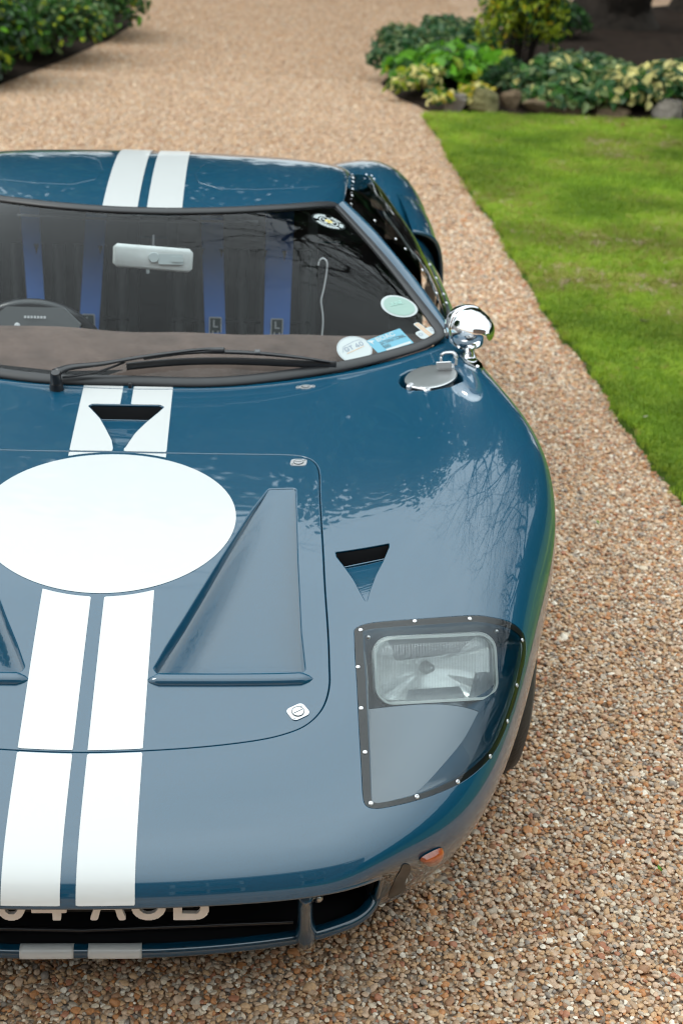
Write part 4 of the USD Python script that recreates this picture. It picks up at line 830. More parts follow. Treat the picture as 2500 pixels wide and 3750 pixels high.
Z = 0.010*(meshkit.fbm(P*[1.3, 1.3, 0] + 5, 3, 2) - .5)*np.exp(-(np.hypot(X, Y - 5)/25)**4) - .006
gr = part(None, 'gravel_drive', (np.stack([X, Y, Z], -1).reshape(-1, 3), grid_faces(len(gx), len(gy))), gravel_base, smooth=True); tag(gr, kind='structure')
def ground_z(x, y):
    q = np.stack([x*1.3 + 5, y*1.3 + 5, np.full_like(x, 5.0)], -1); return 0.010*(meshkit.fbm(q, 3, 2) - .5) - .006
# loose pebbles: rounded flattish stones, instanced
EDGE_X = 1.625
def edge_x(y): return EDGE_X - .018 + .042*np.clip((4.6 - y)/2.0, 0, 1.4) + .007*np.sin(y*2.3) + .009*np.sin(y*5.1 + 1) + .007*np.sin(y*13.0) + .005*np.sin(y*31.0)
def pebble(seed):
    m = trimesh.creation.icosphere(2, 1.0); v = np.array(m.vertices); r = np.random.default_rng(seed)
    v = v*(1 + .55*(meshkit.fbm(v*1.1 + seed*7.3, 2, seed) - .5)[:, None]); 
    for _ in range(5):                                              # a few worn facets
        d = unit(r.normal(size=3)); h = r.uniform(.62, .85); t = v @ d; v = v - np.clip(t - h, 0, None)[:, None]*d*.8
    return v*[1.0, r.uniform(.62, .95), r.uniform(.42, .7)], m.faces
def instancer(name, protos, pos, idx, quat, scale, kind='stuff', label=None, catg=None):
    pi = UsdGeom.PointInstancer.Define(stage, path_for(None, name))
    rel = pi.CreatePrototypesRel()
    for k, (nm, mesh, mt, sm) in enumerate(protos):
        rel.AddTarget(part(pi, nm, mesh, mt, smooth=sm).GetPath())
    pi.CreateProtoIndicesAttr(Vt.IntArray.FromNumpy(np.asarray(idx, np.int32)))
    pi.CreatePositionsAttr(Vt.Vec3fArray.FromNumpy(np.asarray(pos, np.float32)))
    q = np.asarray(quat, np.float32)                               # w x y z
    pi.CreateOrientationsAttr(Vt.QuathArray([Gf.Quath(float(a), float(b), float(c), float(d)) for a, b, c, d in q]))
    pi.CreateScalesAttr(Vt.Vec3fArray.FromNumpy(np.asarray(scale, np.float32)))
    return tag(pi, label, catg, kind=kind)
def rand_quat(n, tilt):
    a = rng.uniform(0, 2*np.pi, n); ax = rng.uniform(0, 2*np.pi, n); t = rng.normal(0, tilt, n)
    qz = np.stack([np.cos(a/2), 0*a, 0*a, np.sin(a/2)], 1); qt = np.stack([np.cos(t/2), np.sin(t/2)*np.cos(ax), np.sin(t/2)*np.sin(ax), 0*a], 1)
    w1, x1, y1, z1 = qt.T; w2, x2, y2, z2 = qz.T
    return np.stack([w1*w2 - x1*x2 - y1*y2 - z1*z2, w1*x2 + x1*w2 + y1*z2 - z1*y2, w1*y2 - x1*z2 + y1*w2 + z1*x2, w1*z2 + x1*y2 - y1*x2 + z1*w2], 1)
protos = []
for k, (col, _) in enumerate(STONE):
    mt = plain(f'pebble_{k:02d}', col, 0.55, spec=0.35, noise=(1.6, .22))
    for j in range(4): protos.append(('pebble', pebble(10*k + j), mt, True))
def scatter(x0, x1, y0, y1, dens, test):
    n = int((x1 - x0)*(y1 - y0)*dens); s = 1/math.sqrt(dens)
    A, B = np.meshgrid(np.arange(x0, x1, s), np.arange(y0, y1, s), indexing='ij')
    p = np.stack([A.ravel(), B.ravel()], 1) + rng.uniform(-.5, .5, (A.size, 2))*s*1.15
    return p[test(p[:, 0], p[:, 1])]
in_view = lambda x, y: (x < edge_x(y) + .03) & ~((np.abs(x) < .70) & (y > .55)) & (x > -.75 - .2*y) & ((x > .3) | (y < 1.0))
p1 = scatter(-1.15, 1.70, -.95, 3.6, 12500, in_view); s1 = np.full(len(p1), .0054)
p2 = scatter(.6, 1.70, 3.6, 6.6, 8200, in_view); s2_ = np.full(len(p2), .0066)
p3 = np.vstack([scatter(-1.6, 1.70, 4.6, 11.5, 4200, lambda x, y: (x < edge_x(y) + .03) & ((x < .6) | (y > 6.6))), scatter(-1.7, 2.9, 11.5, 21, 1500, lambda x, y: (x < 1.35 + (y > 13)*(y - 13)*.35))]); s3 = np.where(p3[:, 1] < 11.5, .0078, .0080)
pp = np.vstack([p1, p2, p3]); sc_ = np.concatenate([s1, s2_, s3])*np.exp(rng.normal(0, .27, len(pp))); sc_ = np.clip(sc_, .0025, .014)
p4_ = scatter(1.50, 1.72, -1.0, 9.9, 2600, lambda x, y: np.abs(x - edge_x(y) - .004) < .030)
n0 = len(pp); pp = np.vstack([pp, p4_]); sc_ = np.concatenate([sc_, rng.uniform(.004, .010, len(p4_))])
patchy = meshkit.fbm(np.c_[pp*1.7, np.zeros(len(pp))], 3, 9)
u = np.clip(rng.uniform(0, 1, len(pp)) , 0, .9999); ci = np.searchsorted(cum, u)
ci = np.clip(ci, 0, len(STONE) - 1); far_ = (np.arange(len(pp)) >= len(p1) + len(p2)) & (np.arange(len(pp)) < n0); ci[far_] = rng.choice([2, 4, 8, 6, 1, 0], far_.sum(), p=[.16, .12, .30, .22, .14, .06]); ci[n0:] = rng.choice([3, 4, 5, 10, 8], len(pp) - n0, p=[.25, .25, .2, .2, .1])
zz_ = ground_z(pp[:, 0], pp[:, 1]) + .004 + rng.uniform(-.002, .0045, len(pp))
gp = instancer('loose_gravel', protos, np.c_[pp, zz_], ci*4 + rng.integers(0, 4, len(pp)), rand_quat(len(pp), .38), sc_[:, None]*np.ones(3), label='loose tan, cream and rust coloured pea gravel covering the drive', catg='gravel')
# ---------------------------------------------------------------- lawn
grass_ground = look('lawn_soil', {
    'g': ('geometry', {}), 'n': ('noise_texture', {'scale': 3.0, 'detail': 6.0, 'roughness': .7}), 'r': ('rgb_ramp', {'ramp': [(.3, (.045, .085, .006)), (.5, (.065, .12, .008)), (.72, (.10, .14, .016))]}),
    'n2': ('noise_texture', {'scale': 180.0, 'detail': 3.0}), 'b': ('bump', {'distance': .02}), 'p': ('principled_bsdf', {'roughness': .9, 'specular_ior_level': .2})},
    [('g.position', 'n.vector'), ('n.fac', 'r.fac'), ('r.color', 'p.base_color'), ('g.position', 'n2.vector'), ('n2.fac', 'b.height'), ('b.normal', 'p.normal')])
BEDLINE = 9.72
ly = np.concatenate([np.linspace(-40, -1.2, 16), np.linspace(-1, BEDLINE, 220)]); lx = np.array([0, .012, .03, .06, .15, .4, 1.0, 2.2, 4.5, 8.0])
lv = np.array([[(edge_x(y) + d, y, [-.004, .012, .022, .026, .030, .034, .036, .038, .04, .05][i]) for i, d in enumerate(lx)] for y in ly]).reshape(-1, 3)
lawn = part(None, 'lawn', (lv, grid_faces(len(ly), len(lx))[:, ::-1]), grass_ground, smooth=True); tag(lawn, kind='structure')
def leafmat(name, col, trans=0.35, rough=.5, var=.25, scale=6.0):
    lo, hi = tuple(c*(1 - var) for c in col), tuple(c*(1 + var) for c in col)
    return look(name, {'g': ('geometry', {}), 'n': ('noise_texture', {'scale': scale, 'detail': 3.0}), 'r': ('rgb_ramp', {'ramp': [(.32, lo), (.68, hi)]}),
        'p': ('principled_bsdf', {'roughness': rough, 'specular_ior_level': .35}), 't': ('translucent_bsdf', {}), 'm': ('mix_closure', {'fac': trans})},
        [('g.position', 'n.vector'), ('n.fac', 'r.fac'), ('r.color', 'p.base_color'), ('r.color', 't.color'), ('p.BSDF', 'm.closure1'), ('t.BSDF', 'm.closure2')], surface='m.closure')
GR = [leafmat('grass_green', (0.1356, 0.2256, 0.0139), .4, .6, .3, 2.0), leafmat('grass_bright', (0.219, 0.3069, 0.02503), .4, .6, .3, 2.0), leafmat('grass_olive', (0.2503, 0.2438, 0.04863), .35, .6, .3, 2.0), leafmat('grass_straw', (0.4381, 0.3251, 0.2224), .3, .7, .2, 2.0)]
def tuft(seed, n=16, h=.030):
    r = np.random.default_rng(seed); V, F = [], []
    for k in range(n):
        b = r.normal(0, .009, 2); a = r.uniform(0, 6.28); lean = r.uniform(.1, .9); hh = h*r.uniform(.6, 1.25); w = r.uniform(.0012, .0022)
        d = A3(math.cos(a), math.sin(a), 0); s_ = A3(-d[1], d[0], 0)*w; o = A3(b[0], b[1], 0)
        m_ = o + d*lean*hh*.35 + A3(0, 0, hh*.62); t_ = o + d*lean*hh + A3(0, 0, hh*(1 - .35*lean)); i = len(V)*1
        V += [o - s_, o + s_, m_ + s_*.8, m_ - s_*.8, t_]; F += [(i, i+1, i+2), (i, i+2, i+3), (i+3, i+2, i+4)]
    return np.array(V), np.array(F)
gp_ = [('grass_tuft', tuft(100 + k, h=.026 if k < 9 else .022), GR[(0, 0, 0, 1, 1, 1, 2, 2, 1, 3)[k]], False) for k in range(10)]
pts = np.vstack([scatter(1.55, 3.0, .6, 5.0, 3000, lambda x, y: (x > edge_x(y) + rng.normal(.006, .010, len(x))) & (x < 1.62 + (y + 1.6)*.33)), scatter(1.55, 4.9, 5.0, BEDLINE, 1500, lambda x, y: (x > edge_x(y) + .004) & (x < 1.62 + (y + 1.6)*.30))])
tn = meshkit.fbm(np.c_[pts*2.2, np.zeros(len(pts))], 3, 21) + rng.normal(0, .13, len(pts))
tn = .46 + (tn - .5)*.75
gi = np.where(tn < .40, rng.integers(0, 3, len(pts)), np.where(tn < .58, rng.integers(3, 6, len(pts)), np.where(tn < .72, rng.integers(5, 8, len(pts)), rng.integers(7, 10, len(pts)))))
near = pts[:, 1] < 5
instancer('grass', gp_, np.c_[pts, .026 + .004*np.clip((pts[:, 0] - 1.62)/.5, 0, 1)], gi, rand_quat(len(pts), .12), np.where(near, 1.0, 1.4)[:, None]*rng.uniform(.75, 1.25, (len(pts), 1))*np.ones(3), label='short mossy green grass of the lawn beside the drive', catg='grass')
# ---------------------------------------------------------------- flower beds
soil = plain('bed_soil', (0.01966, 0.01287, 0.009295), .95, spec=.1, noise=(9, .45), bump=(30, .03))
def bed(name, ring, h):
    h = h*.4
    pg = Polygon(ring); ring = np.array(pg.exterior.segmentize(.15).coords)[:-1]
    q = np.vstack([ring, [p for p in scatter(*[pg.bounds[k] for k in (0, 2, 1, 3)], 30, lambda x, y: shapely.contains_xy(pg.buffer(-.08), x, y))]])
    t = Delaunay(q).simplices; c = q[t].mean(1); t = t[shapely.contains_xy(pg, c[:, 0], c[:, 1])]
    d = shapely.distance(pg.exterior, shapely.points(q)); z = .008 + h*np.clip(d/.5, 0, 1)**.6 + .05*np.clip(d/.2, 0, 1)*(meshkit.fbm(np.c_[q*2.5, np.zeros(len(q))], 3, 5) - .4)
    v = np.c_[q, z]; n = np.cross(v[t[:, 1]] - v[t[:, 0]], v[t[:, 2]] - v[t[:, 0]])[:, 2]; t[n < 0] = t[n < 0][:, ::-1]
    return tag(part(None, name, (v, t), soil, smooth=True), kind='structure')
bed('flower_bed', [(1.42, 11.35), (1.50, 10.6), (1.68, 10.08), (1.9, 9.86), (2.6, 9.74), (4.2, 9.70), (9.5, 9.7), (9.5, 19), (6.2, 19.5), (3.6, 17.2), (2.7, 14.6), (1.85, 13.0)], .16)
bed('flower_bed', [(-.86, 14.9), (-1.0, 13.6), (-1.3, 12.0), (-1.66, 10.35), (-2.2, 9.0), (-3.4, 8.2), (-7, 8.0), (-7, 20), (-2.2, 20), (-1.0, 16.6)], .14)
# ---------------------------------------------------------------- plants
def leaf_cards(c, n_, up, L, Wd, r, cup=.25):
    """Folded pointed leaves at c, facing along n_ and growing along up."""
    m = len(c); u = unit(up - n_*(up*n_).sum(1, keepdims=True)); s = np.cross(n_, u); L = np.broadcast_to(L, m)[:, None]; Wd = np.broadcast_to(Wd, m)[:, None]
    V = np.stack([c, c + u*L*.30 + s*Wd*.42 + n_*Wd*cup, c + u*L*.68 + s*Wd*.36 + n_*Wd*cup*.7, c + u*L - n_*L*.12, c + u*L*.68 - s*Wd*.36 + n_*Wd*cup*.7, c + u*L*.30 - s*Wd*.42 + n_*Wd*cup], 1)
    F = np.array([(0, 1, 2), (0, 2, 3), (0, 3, 4), (0, 4, 5)]); f = (F[None] + 6*np.arange(m)[:, None, None]).reshape(-1, 3)
    return V.reshape(-1, 3), f
def clump(center, rad, n, L, Wd, seed, shell=.55, lobes=7, flat=0.0, low=0.02):
    """Leaf positions on an uneven lobed mound: (points, outward directions)."""
    r = np.random.default_rng(seed); rad = np.asarray(rad, float)
    lc = unit(r.normal(size=(lobes, 3)))*[.62, .62, .55]; lc[:, 2] = np.abs(lc[:, 2])*1.0; lr = r.uniform(.38, .62, lobes)
    k = r.integers(0, lobes, n); d = unit(r.normal(size=(n, 3))); d[:, 2] = np.where(d[:, 2] < -.35, -d[:, 2], d[:, 2])
    p = lc[k] + d*lr[k][:, None]*(shell + (1 - shell)*r.uniform(0, 1, (n, 1))**.5)
    p = p*rad; p[:, 2] = np.maximum(p[:, 2], low); nn = unit(d/rad*rad.mean() + r.normal(0, .45, (n, 3)) + [0, 0, .25])
    return p + center, nn
def bush(name, label, catg, base, rad, mats, n, L, Wd, seed, group=None, lobes=8, stems=9, upright=.6, shell=.55):
    t = thing(name, label, catg, base, group=group); r = np.random.default_rng(seed)
    p, nn = clump(A3(0, 0, rad[2]*.15), rad, n, L, Wd, seed, shell=shell, lobes=lobes)
    up = unit(r.normal(0, .8, (n, 3)) + [0, 0, upright] + unit(p)*.6)
    share = np.array([m[1] for m in mats]); kk = r.choice(len(mats), n, p=share/share.sum())
    for k, (mt, _, nm) in enumerate(mats):
        s = kk == k
        if s.sum(): part(t, nm, leaf_cards(p[s], nn[s], up[s], L*r.uniform(.65, 1.25, s.sum()), Wd*r.uniform(.7, 1.2, s.sum()), r), mt, smooth=False)
    st = []
    for k in range(stems):
        a = p[r.integers(0, n)]; st.append(tube(np.array([[a[0]*.12, a[1]*.12, -.05], a*[.5, .5, .55], a*.9]), [.012, .008, .003], 5))
    part(t, 'stem', cat(*st), bark, smooth=True)
    return t
bark = plain('bark', (0.0195, 0.01495, 0.0117), .9, spec=.15, noise=(6, .45), bump=(18, .03))
Lm = {k: leafmat('leaf_' + k, c, tr, ro, .3, 5.0) for k, c, tr, ro in (('bright', (0.09282, 0.2475, 0.01459), .35, .35), ('dark', (0.009792, 0.03519, 0.0068), .25, .45), ('mid', (0.0306, 0.0952, 0.01346), .3, .45), ('blue', (0.0357, 0.09044, 0.03179), .25, .45), ('cream', (0.5569, 0.495, 0.1945), .3, .5), ('lime', (0.2652, 0.3217, 0.01945), .4, .45), ('gold', (0.3978, 0.3094, 0.01945), .4, .45), ('silver', (0.1428, 0.1904, 0.06936), .25, .5), ('rust', (0.2856, 0.08092, 0.02244), .2, .6), ('deep', (0.0102, 0.0476, 0.01272), .25, .4))}
m_ = lambda k, w, nm='foliage': (Lm[k], w, nm)
# right bed
bush('leafy_plant', 'low clump of broad glossy bright green leaves at the front corner of the right bed', 'plant', (2.00, 11.05, .05), (.55, .60, .26), [m_('bright', 6), m_('mid', 3), m_('lime', 1)], 900, .13, .095, 31, lobes=9)
bush('grey_leaved_shrub', 'low grey-green shrub spilling over the drive at the tip of the right bed', 'shrub', (1.74, 11.75, .06), (.46, .62, .32), [m_('blue', 5), m_('silver', 3), m_('deep', 2)], 1800, .075, .042, 32)
bush('grey_leaved_shrub', 'grey-green shrub behind the bright green leaves, left of the yellow-green bush', 'shrub', (2.15, 12.9, .05), (.55, .55, .32), [m_('blue', 5), m_('silver', 2), m_('deep', 3)], 1900, .08, .045, 33)
bush('golden_shrub', 'upright yellow-green bush, tallest plant of the right bed', 'shrub', (2.74, 12.05, .05), (.42, .40, 1.0), [m_('lime', 7), m_('gold', .8), m_('mid', 3), m_('dark', 2)], 3000, .065, .036, 34, lobes=7, stems=16)
bush('dark_evergreen', 'dark green shrub peeping out behind the yellow-green bush', 'shrub', (3.35, 14.6, .05), (.5, .5, .50), [m_('dark', 6), m_('mid', 2)], 1700, .07, .04, 35)
bush('variegated_shrub', 'small cream-edged plant beside the gravel at the bed tip', 'plant', (1.66, 10.50, .04), (.26, .24, .20), [m_('cream', 4), m_('lime', 2), m_('mid', 3)], 420, .06, .042, 36, lobes=5, stems=5)
bush('variegated_shrub', 'small yellowish plant beside the rocks at the left end of the edging', 'plant', (1.93, 10.02, .04), (.27, .18, .17), [m_('gold', 2), m_('cream', 2), m_('lime', 2), m_('mid', 2)], 380, .06, .045, 37, lobes=5, stems=5)
bush('dark_evergreen', 'small dark green clipped mound just behind the square mossy rock', 'shrub', (2.30, 10.55, .08), (.24, .22, .24), [m_('dark', 6), m_('deep', 3)], 900, .04, .022, 38, lobes=6)
bush('ivy_mound', 'blue-green ivy mound behind the long flat stone', 'ivy', (2.88, 10.32, .05), (.58, .50, .27), [m_('blue', 4), m_('mid', 3), m_('silver', 3), m_('cream', 1.2)], 1900, .095, .068, 39, lobes=10)
bush('ivy_mound', 'ivy mound splashed with cream leaves, in the middle of the right bed edge', 'ivy', (3.40, 10.22, .05), (.52, .46, .29), [m_('cream', 5), m_('deep', 3), m_('blue', 3), m_('mid', 2)], 1800, .095, .068, 40, lobes=10)
bush('ivy_mound', 'dark green ivy with a few yellow leaves at the right edge of the photo', 'ivy', (4.10, 10.62, .05), (.75, .55, .30), [m_('deep', 6), m_('mid', 2), m_('cream', 1), m_('lime', 1)], 2600, .075, .055, 41, lobes=11)
bush('ivy_mound', 'loose ivy trailing on bare soil behind the blue-green mound', 'ivy', (3.25, 11.5, .05), (.50, .42, .22), [m_('silver', 2), m_('deep', 3), m_('blue', 2)], 700, .07, .05, 42, lobes=6)
def rock(label, c, size, seed, mt, rz=0.0):
    m = trimesh.creation.icosphere(4, 1.0); v = np.array(m.vertices); r = np.random.default_rng(seed)
    v = np.sign(v)*np.abs(v)**.6; v = v*(1 + .7*(meshkit.fbm(v*1.5 + seed, 4, seed) - .5)[:, None])
    for _ in range(7):
        d = unit(r.normal(size=3)); t = v @ d; v = v - np.clip(t - r.uniform(.6, .85), 0, None)[:, None]*d*.85
    v = v*(1 + .10*(meshkit.fbm(v*7, 3, seed + 3) - .5)[:, None])*np.array(size)/2; c_, s_ = math.cos(rz), math.sin(rz)
    v = v @ np.array([[c_, s_, 0], [-s_, c_, 0], [0, 0, 1]]) + c
    return tag(part(None, 'edging_rock', (v, m.faces), mt, smooth=22), label, 'rock', 'rocks edging the right flower bed')
rk1 = plain('mossy_stone', (0.15, 0.135, 0.06), .9, spec=.2, noise=(7, .4), bump=(25, .02)); rk2 = plain('brown_stone', (0.115, 0.08, 0.048), .9, spec=.2, noise=(6, .4), bump=(20, .02)); rk3 = plain('pale_stone', (0.1755, 0.1527, 0.13), .9, spec=.2, noise=(6, .35), bump=(20, .02))
rock('square mossy yellowish rock between the small yellow plant and the long flat stone', (2.09, 9.94, .10), (.22, .17, .24), 3, rk1)
rock('small pale rounded rock at the left end of the bed edging', (1.87, 9.96, .07), (.17, .15, .17), 5, rk3)
rock('long flat brown stone below the blue-green ivy mound', (2.60, 9.90, .07), (.46, .17, .14), 8, rk2, .02)
rock('small rusty stone wedged right of the square mossy rock', (2.31, 10.02, .09), (.18, .15, .18), 12, rk2, .5)
rock('pale forked rock at the right end of the bed edging', (3.50, 9.88, .08), (.24, .18, .20), 15, rk3, .3)
rock('low buff stone under the cream-splashed ivy', (3.08, 9.90, .06), (.30, .16, .11), 18, rk2, -.1)
# left bed
bush('mixed_shrub', 'dark green shrub at the right tip of the left bed', 'shrub', (-1.12, 14.0, .05), (.50, .85, .55), [m_('dark', 4), m_('mid', 3), m_('bright', 1), m_('gold', .4)], 3000, .07, .045, 51, lobes=11)
bush('mixed_shrub', 'green shrub with grey-green leaves along the front of the left bed', 'shrub', (-1.45, 12.2, .05), (.55, .75, .50), [m_('mid', 4), m_('silver', 2), m_('dark', 3), m_('lime', .6)], 3200, .07, .045, 52, lobes=12)
bush('mixed_shrub', 'dark shrub flecked with yellow leaves at the near end of the left bed', 'shrub', (-1.82, 10.75, .05), (.60, .62, .55), [m_('dark', 5), m_('mid', 3), m_('lime', .8), m_('bright', 1)], 3000, .075, .048, 53, lobes=12)
bush('mixed_shrub', 'bright green shrub at the back of the left bed', 'shrub', (-1.85, 14.2, .10), (.60, .80, .85), [m_('bright', 4), m_('mid', 3), m_('dark', 2)], 3000, .09, .06, 54, lobes=12)
bush('golden_shrub', 'yellow-leaved bush in the top left corner of the photo', 'shrub', (-2.25, 12.6, .10), (.55, .65, .95), [m_('gold', 4), m_('lime', 3), m_('mid', 2)], 2800, .07, .045, 55, lobes=12)
# fallen leaves
def fallen(x, y, z, s, rz, mt, nm, label, group, catg='leaf'):
    g = np.linspace(-1, 1, 7); w = np.array([.05, .45, .8, .85, .6, .3, .02])*.42; V, F = [], []
    for k, t in enumerate(g):
        for e in (-1, 0, 1): V.append((t*s, e*w[k]*s, .18*s*t*t + .14*s*abs(e) + .003))
    v = np.array(V); c_, s_ = math.cos(rz), math.sin(rz)
    v = v @ np.array([[c_, s_, 0], [-s_, c_, 0], [0, 0, 1]]) + [x, y, z]
    tag(part(None, nm, (v, grid_faces(7, 3)), mt, smooth=True), label, catg, group)
dead = [leafmat('dead_leaf', (0.169, 0.065, 0.02275), .2, .6), leafmat('dead_leaf_dark', (0.0455, 0.02275, 0.013), .15, .7), leafmat('pale_petal', (0.2925, 0.273, 0.195), .3, .6)]
G_ = 'fallen brown leaves lying on the lawn'; Lb = 'small brown fallen leaf lying on the lawn'
for x, y, k, s in ((3.02, 9.35, 0, .05), (3.30, 9.30, 0, .045), (1.98, 4.35, 1, .022), (2.14, 4.12, 0, .02), (2.32, 5.55, 0, .02), (2.20, 6.2, 0, .022), (1.80, 3.7, 0, .015), (2.02, 3.6, 0, .018), (2.62, 7.0, 0, .022), (1.92, 6.9, 0, .02), (2.5, 4.75, 0, .02)):
    own = {3.02: 'orange fallen leaf on the lawn below the low buff stone', 3.30: 'orange fallen leaf on the lawn left of the forked pale rock'}.get(x)
    fallen(x, y, .052, s, random.uniform(0, 6), dead[k], 'fallen_leaf', own or Lb, G_)
for x, y in ((1.86, 5.62), (2.20, 4.42), (1.70, 3.15), (2.10, 4.9), (2.28, 4.1)):
    fallen(x, y, .052, .014, random.uniform(0, 6), dead[2], 'fallen_petal', 'tiny pale petal lying on the lawn', 'pale petals lying on the lawn', 'petal')
for x, y, lb in ((.52, -.06, 'small green leaf on the gravel at the bottom edge of the photo'), (1.12, .58, 'small green leaf on the gravel to the right of the front tyre'), (1.36, 2.32, 'small green leaf on the gravel between fender and lawn')):
    fallen(x, y, .006, .011, random.uniform(0, 6), Lm['bright'], 'green_leaf', lb, None)
# ---------------------------------------------------------------- trees
def bare_tree(name, label, loc, H, R_, trunk_r, seed, levels=6, lean=(0, 0)):
    r = np.random.default_rng(seed); t = thing(name, label, 'tree', loc); tr, br = [], []
    def grow(p, d, L, rad, lev):
        n = 5 if lev < 2 else 3; pts = [p]; dd = d.copy()
        for k in range(n):
            dd = unit(dd + r.normal(0, .12 + .03*lev, 3) + [0, 0, .04]); pts.append(pts[-1] + dd*L/n)
        pts = np.array(pts); rr = np.linspace(rad, rad*.62, len(pts))
        (tr if lev == 0 else br).append(tube(pts, rr, max(3, 8 - lev)))
        if lev >= levels: return
        nb = (6 if lev == 0 else 3) if lev < 3 else 3
        for k in range(nb):
            f = r.uniform(.55, 1.0) if lev else r.uniform(.62, 1.0); i = min(int(f*n), n - 1); q = pts[i] + (pts[i + 1] - pts[i])*(f*n - i)
            az = r.uniform(0, 6.28); sp = r.uniform(.5, 1.05) if lev else r.uniform(.55, 1.1)
            s_ = unit(np.cross(dd, A3(math.cos(az), math.sin(az), .3))); nd = unit(dd*math.cos(sp) + s_*math.sin(sp) + [0, 0, .12])
            grow(q, nd, L*r.uniform(.62, .82), rr[i]*r.uniform(.5, .66), lev + 1)
    grow(A3(0, 0, -.1), unit(A3(lean[0], lean[1], 1)), H*.34, trunk_r, 0)
    part(t, 'trunk', cat(*tr, lathe([(trunk_r*1.7, -.1), (trunk_r*1.25, .15), (trunk_r*1.02, .6), (trunk_r*.9, 1.2)], 18)), bark, smooth=True); part(t, 'branches', cat(*br), bark, smooth=True)
    return t
def leafy_tree(name, label, loc, H, rad, mats, n, leaf, seed, trunk_r=.3, catg='tree', group=None, lobes=22):
    t = thing(name, label, catg, loc, group=group); r = np.random.default_rng(seed)
    part(t, 'trunk', tube(np.array([[0, 0, -.1], [.05, .02, H*.3], [.0, .05, H*.6], [0, 0, H*.85]]), [trunk_r, trunk_r*.8, trunk_r*.5, .05], 9), bark, smooth=True)
    p, nn = clump(A3(0, 0, H*.5), (rad, rad, H*.55), n, leaf, leaf, seed, lobes=lobes, shell=.35, low=-H*.38)
    p[:, 2] = np.where(r.uniform(size=n) < .5, p[:, 2], H - p[:, 2]*.9 + 0*H); p[:, 2] = np.clip(p[:, 2], .15, None)
    up = unit(r.normal(0, 1, (n, 3))); k = r.uniform(size=n) < .6
    for s, mt in ((k, mats[0]), (~k, mats[1])):
        part(t, 'crown', leaf_cards(p[s], nn[s], up[s], leaf*r.uniform(.6, 1.3, s.sum()), leaf*.6, r), mt, smooth=False)
    return t
bare_tree('bare_tree', 'large bare tree whose dark trunk stands at the back of the right bed', (4.35, 15.9, .1), 19, 8, .36, 3, 6, (-.10, -.12))
bare_tree('bare_tree', 'dark trunk at the top right corner of the photo', (6.0, 18.0, .1), 15, 6, .30, 9, 5)
DK, DM = (Lm['dark'], Lm['deep']), (Lm['deep'], Lm['dark'])
# trees and house round the garden, seen in the car's reflections
for k, (x, y, H, rad, mt) in enumerate(((-15, 23, 15, 4.4, DK), (-8.6, 34, 14, 4.2, DM), (-1.8, 27, 21, 5.2, DK), (5.0, 27, 18, 4.8, DK), (11, 25, 17, 4.8, DM), (17, 21, 14, 4.5, DK), (-19, 18, 12, 4, DM), (-21, 8, 11, 4, DK))):
    leafy_tree('evergreen_tree', ['tall evergreen tree far left behind the drive', 'tall green tree left of the drive', 'tallest dark tree straight behind the car', 'dark tree right behind the car', 'green tree behind the right bed', 'dark tree at the far right', 'broad tree to the left of the car', 'dark tree beside the house end'][k], (x, y, 0), H, rad, mt, 6500, .72, 70 + k, .35)
bare_tree('bare_tree', 'tall bare tree beyond the lawn on the right', (12.5, 9.5, 0), 14, 6, .28, 17, 5)
bare_tree('bare_tree', 'bare tree beyond the lawn nearer the house', (12.0, 3.0, 0), 12, 6, .25, 23, 5)
bare_tree('bare_tree', 'spreading bare tree standing on the lawn beyond the right edge of the photo', (6.9, 10.6, 0), 13.5, 6, .24, 41, 6, (-.05, 0))
hd = thing('clipped_hedge', 'tall clipped evergreen hedge along the far side of the lawn', 'hedge', (9.6, 2.0, 0))
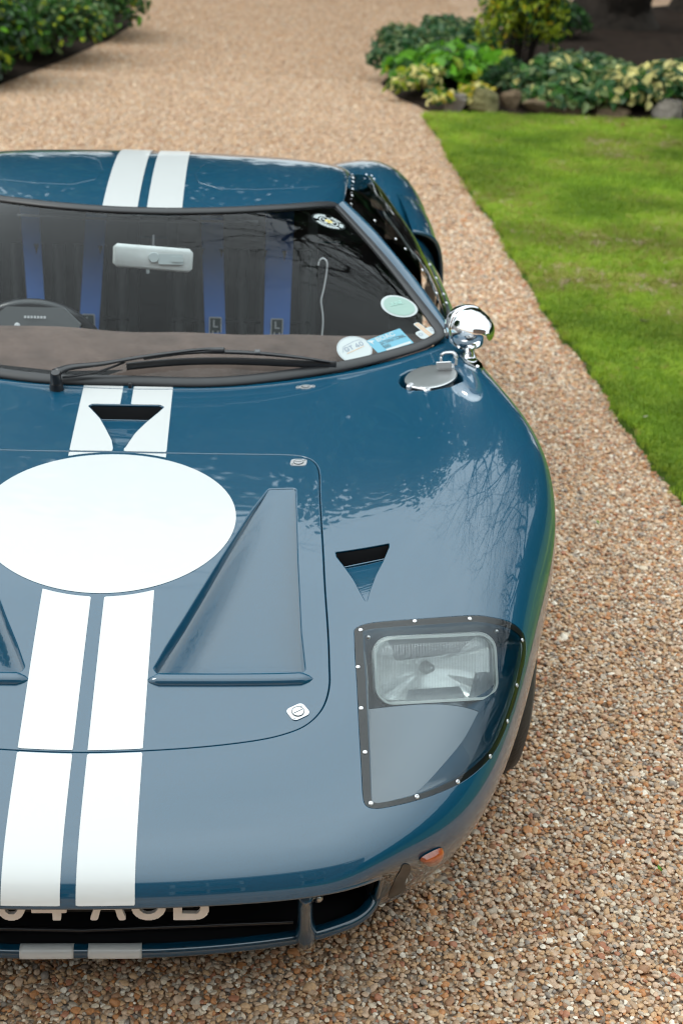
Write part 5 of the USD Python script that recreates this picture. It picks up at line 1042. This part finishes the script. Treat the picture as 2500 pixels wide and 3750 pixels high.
part(hd, 'hedge_core', cbox((1.1, 26, 3.2), .1, frame((.2, 0, 1.6), (0, 0, 1))), Lm['dark'])
hr = np.random.default_rng(8); n = 9000; hp = np.c_[np.full(n, -.40) + hr.normal(0, .05, n), hr.uniform(-13, 13, n), hr.uniform(.05, 3.25, n)]
tp = hr.uniform(size=n) < .25; hp[tp, 0] = hr.uniform(-.4, .7, tp.sum()); hp[tp, 2] = 3.22 + hr.normal(0, .04, tp.sum())
part(hd, 'hedge_foliage', leaf_cards(hp, unit(hr.normal(0, .4, (n, 3)) + np.where(tp[:, None], [0, 0, 1], [-1, 0, .2])), unit(hr.normal(0, 1, (n, 3))), .17, .10, hr), Lm['dark'], smooth=False)
brick = plain('house_brick', (0.156, 0.09, 0.06), .9, noise=(3, .2)); slate = plain('roof_slate', (.07, .07, .08), .7, noise=(4, .2)); glassm = plain('house_window_glass', (.02, .025, .03), .05, spec=.6); framew = plain('house_window_frame', (0.42, 0.414, 0.396), .5)
ho = thing('brick_house', 'brick house with white windows facing the bonnet of the car', 'house', (0, -9.5, 0))
part(ho, 'wall', cbox((20, 8, 6.4), .02, frame((0, -4, 3.2), (0, 0, 1))), brick)
part(ho, 'roof', cat(strip([(-10.4, .5, 6.3), (10.4, .5, 6.3)], [(-10.4, -4, 10.0), (10.4, -4, 10.0)]), strip([(-10.4, -8.5, 6.3), (10.4, -8.5, 6.3)], [(-10.4, -4, 10.0), (10.4, -4, 10.0)])), slate, smooth=False)
for k in range(6):
    for zc in (1.5, 4.6):
        wn = part(ho, 'window', cbox((1.2, .05, 1.5), .01, frame((-7.5 + 3*k, .01, zc), (0, 0, 1))), glassm)
        part(wn, 'window_frame', cat(*[cbox(s, .01, frame((-7.5 + 3*k + dx_, .05, zc + dz_), (0, 0, 1))) for s, dx_, dz_ in (((1.36, .06, .09), 0, .78), ((1.36, .06, .09), 0, -.78), ((.09, .06, 1.5), .64, 0), ((.09, .06, 1.5), -.64, 0), ((.05, .04, 1.5), 0, 0), ((1.2, .04, .05), 0, 0))]), framew)
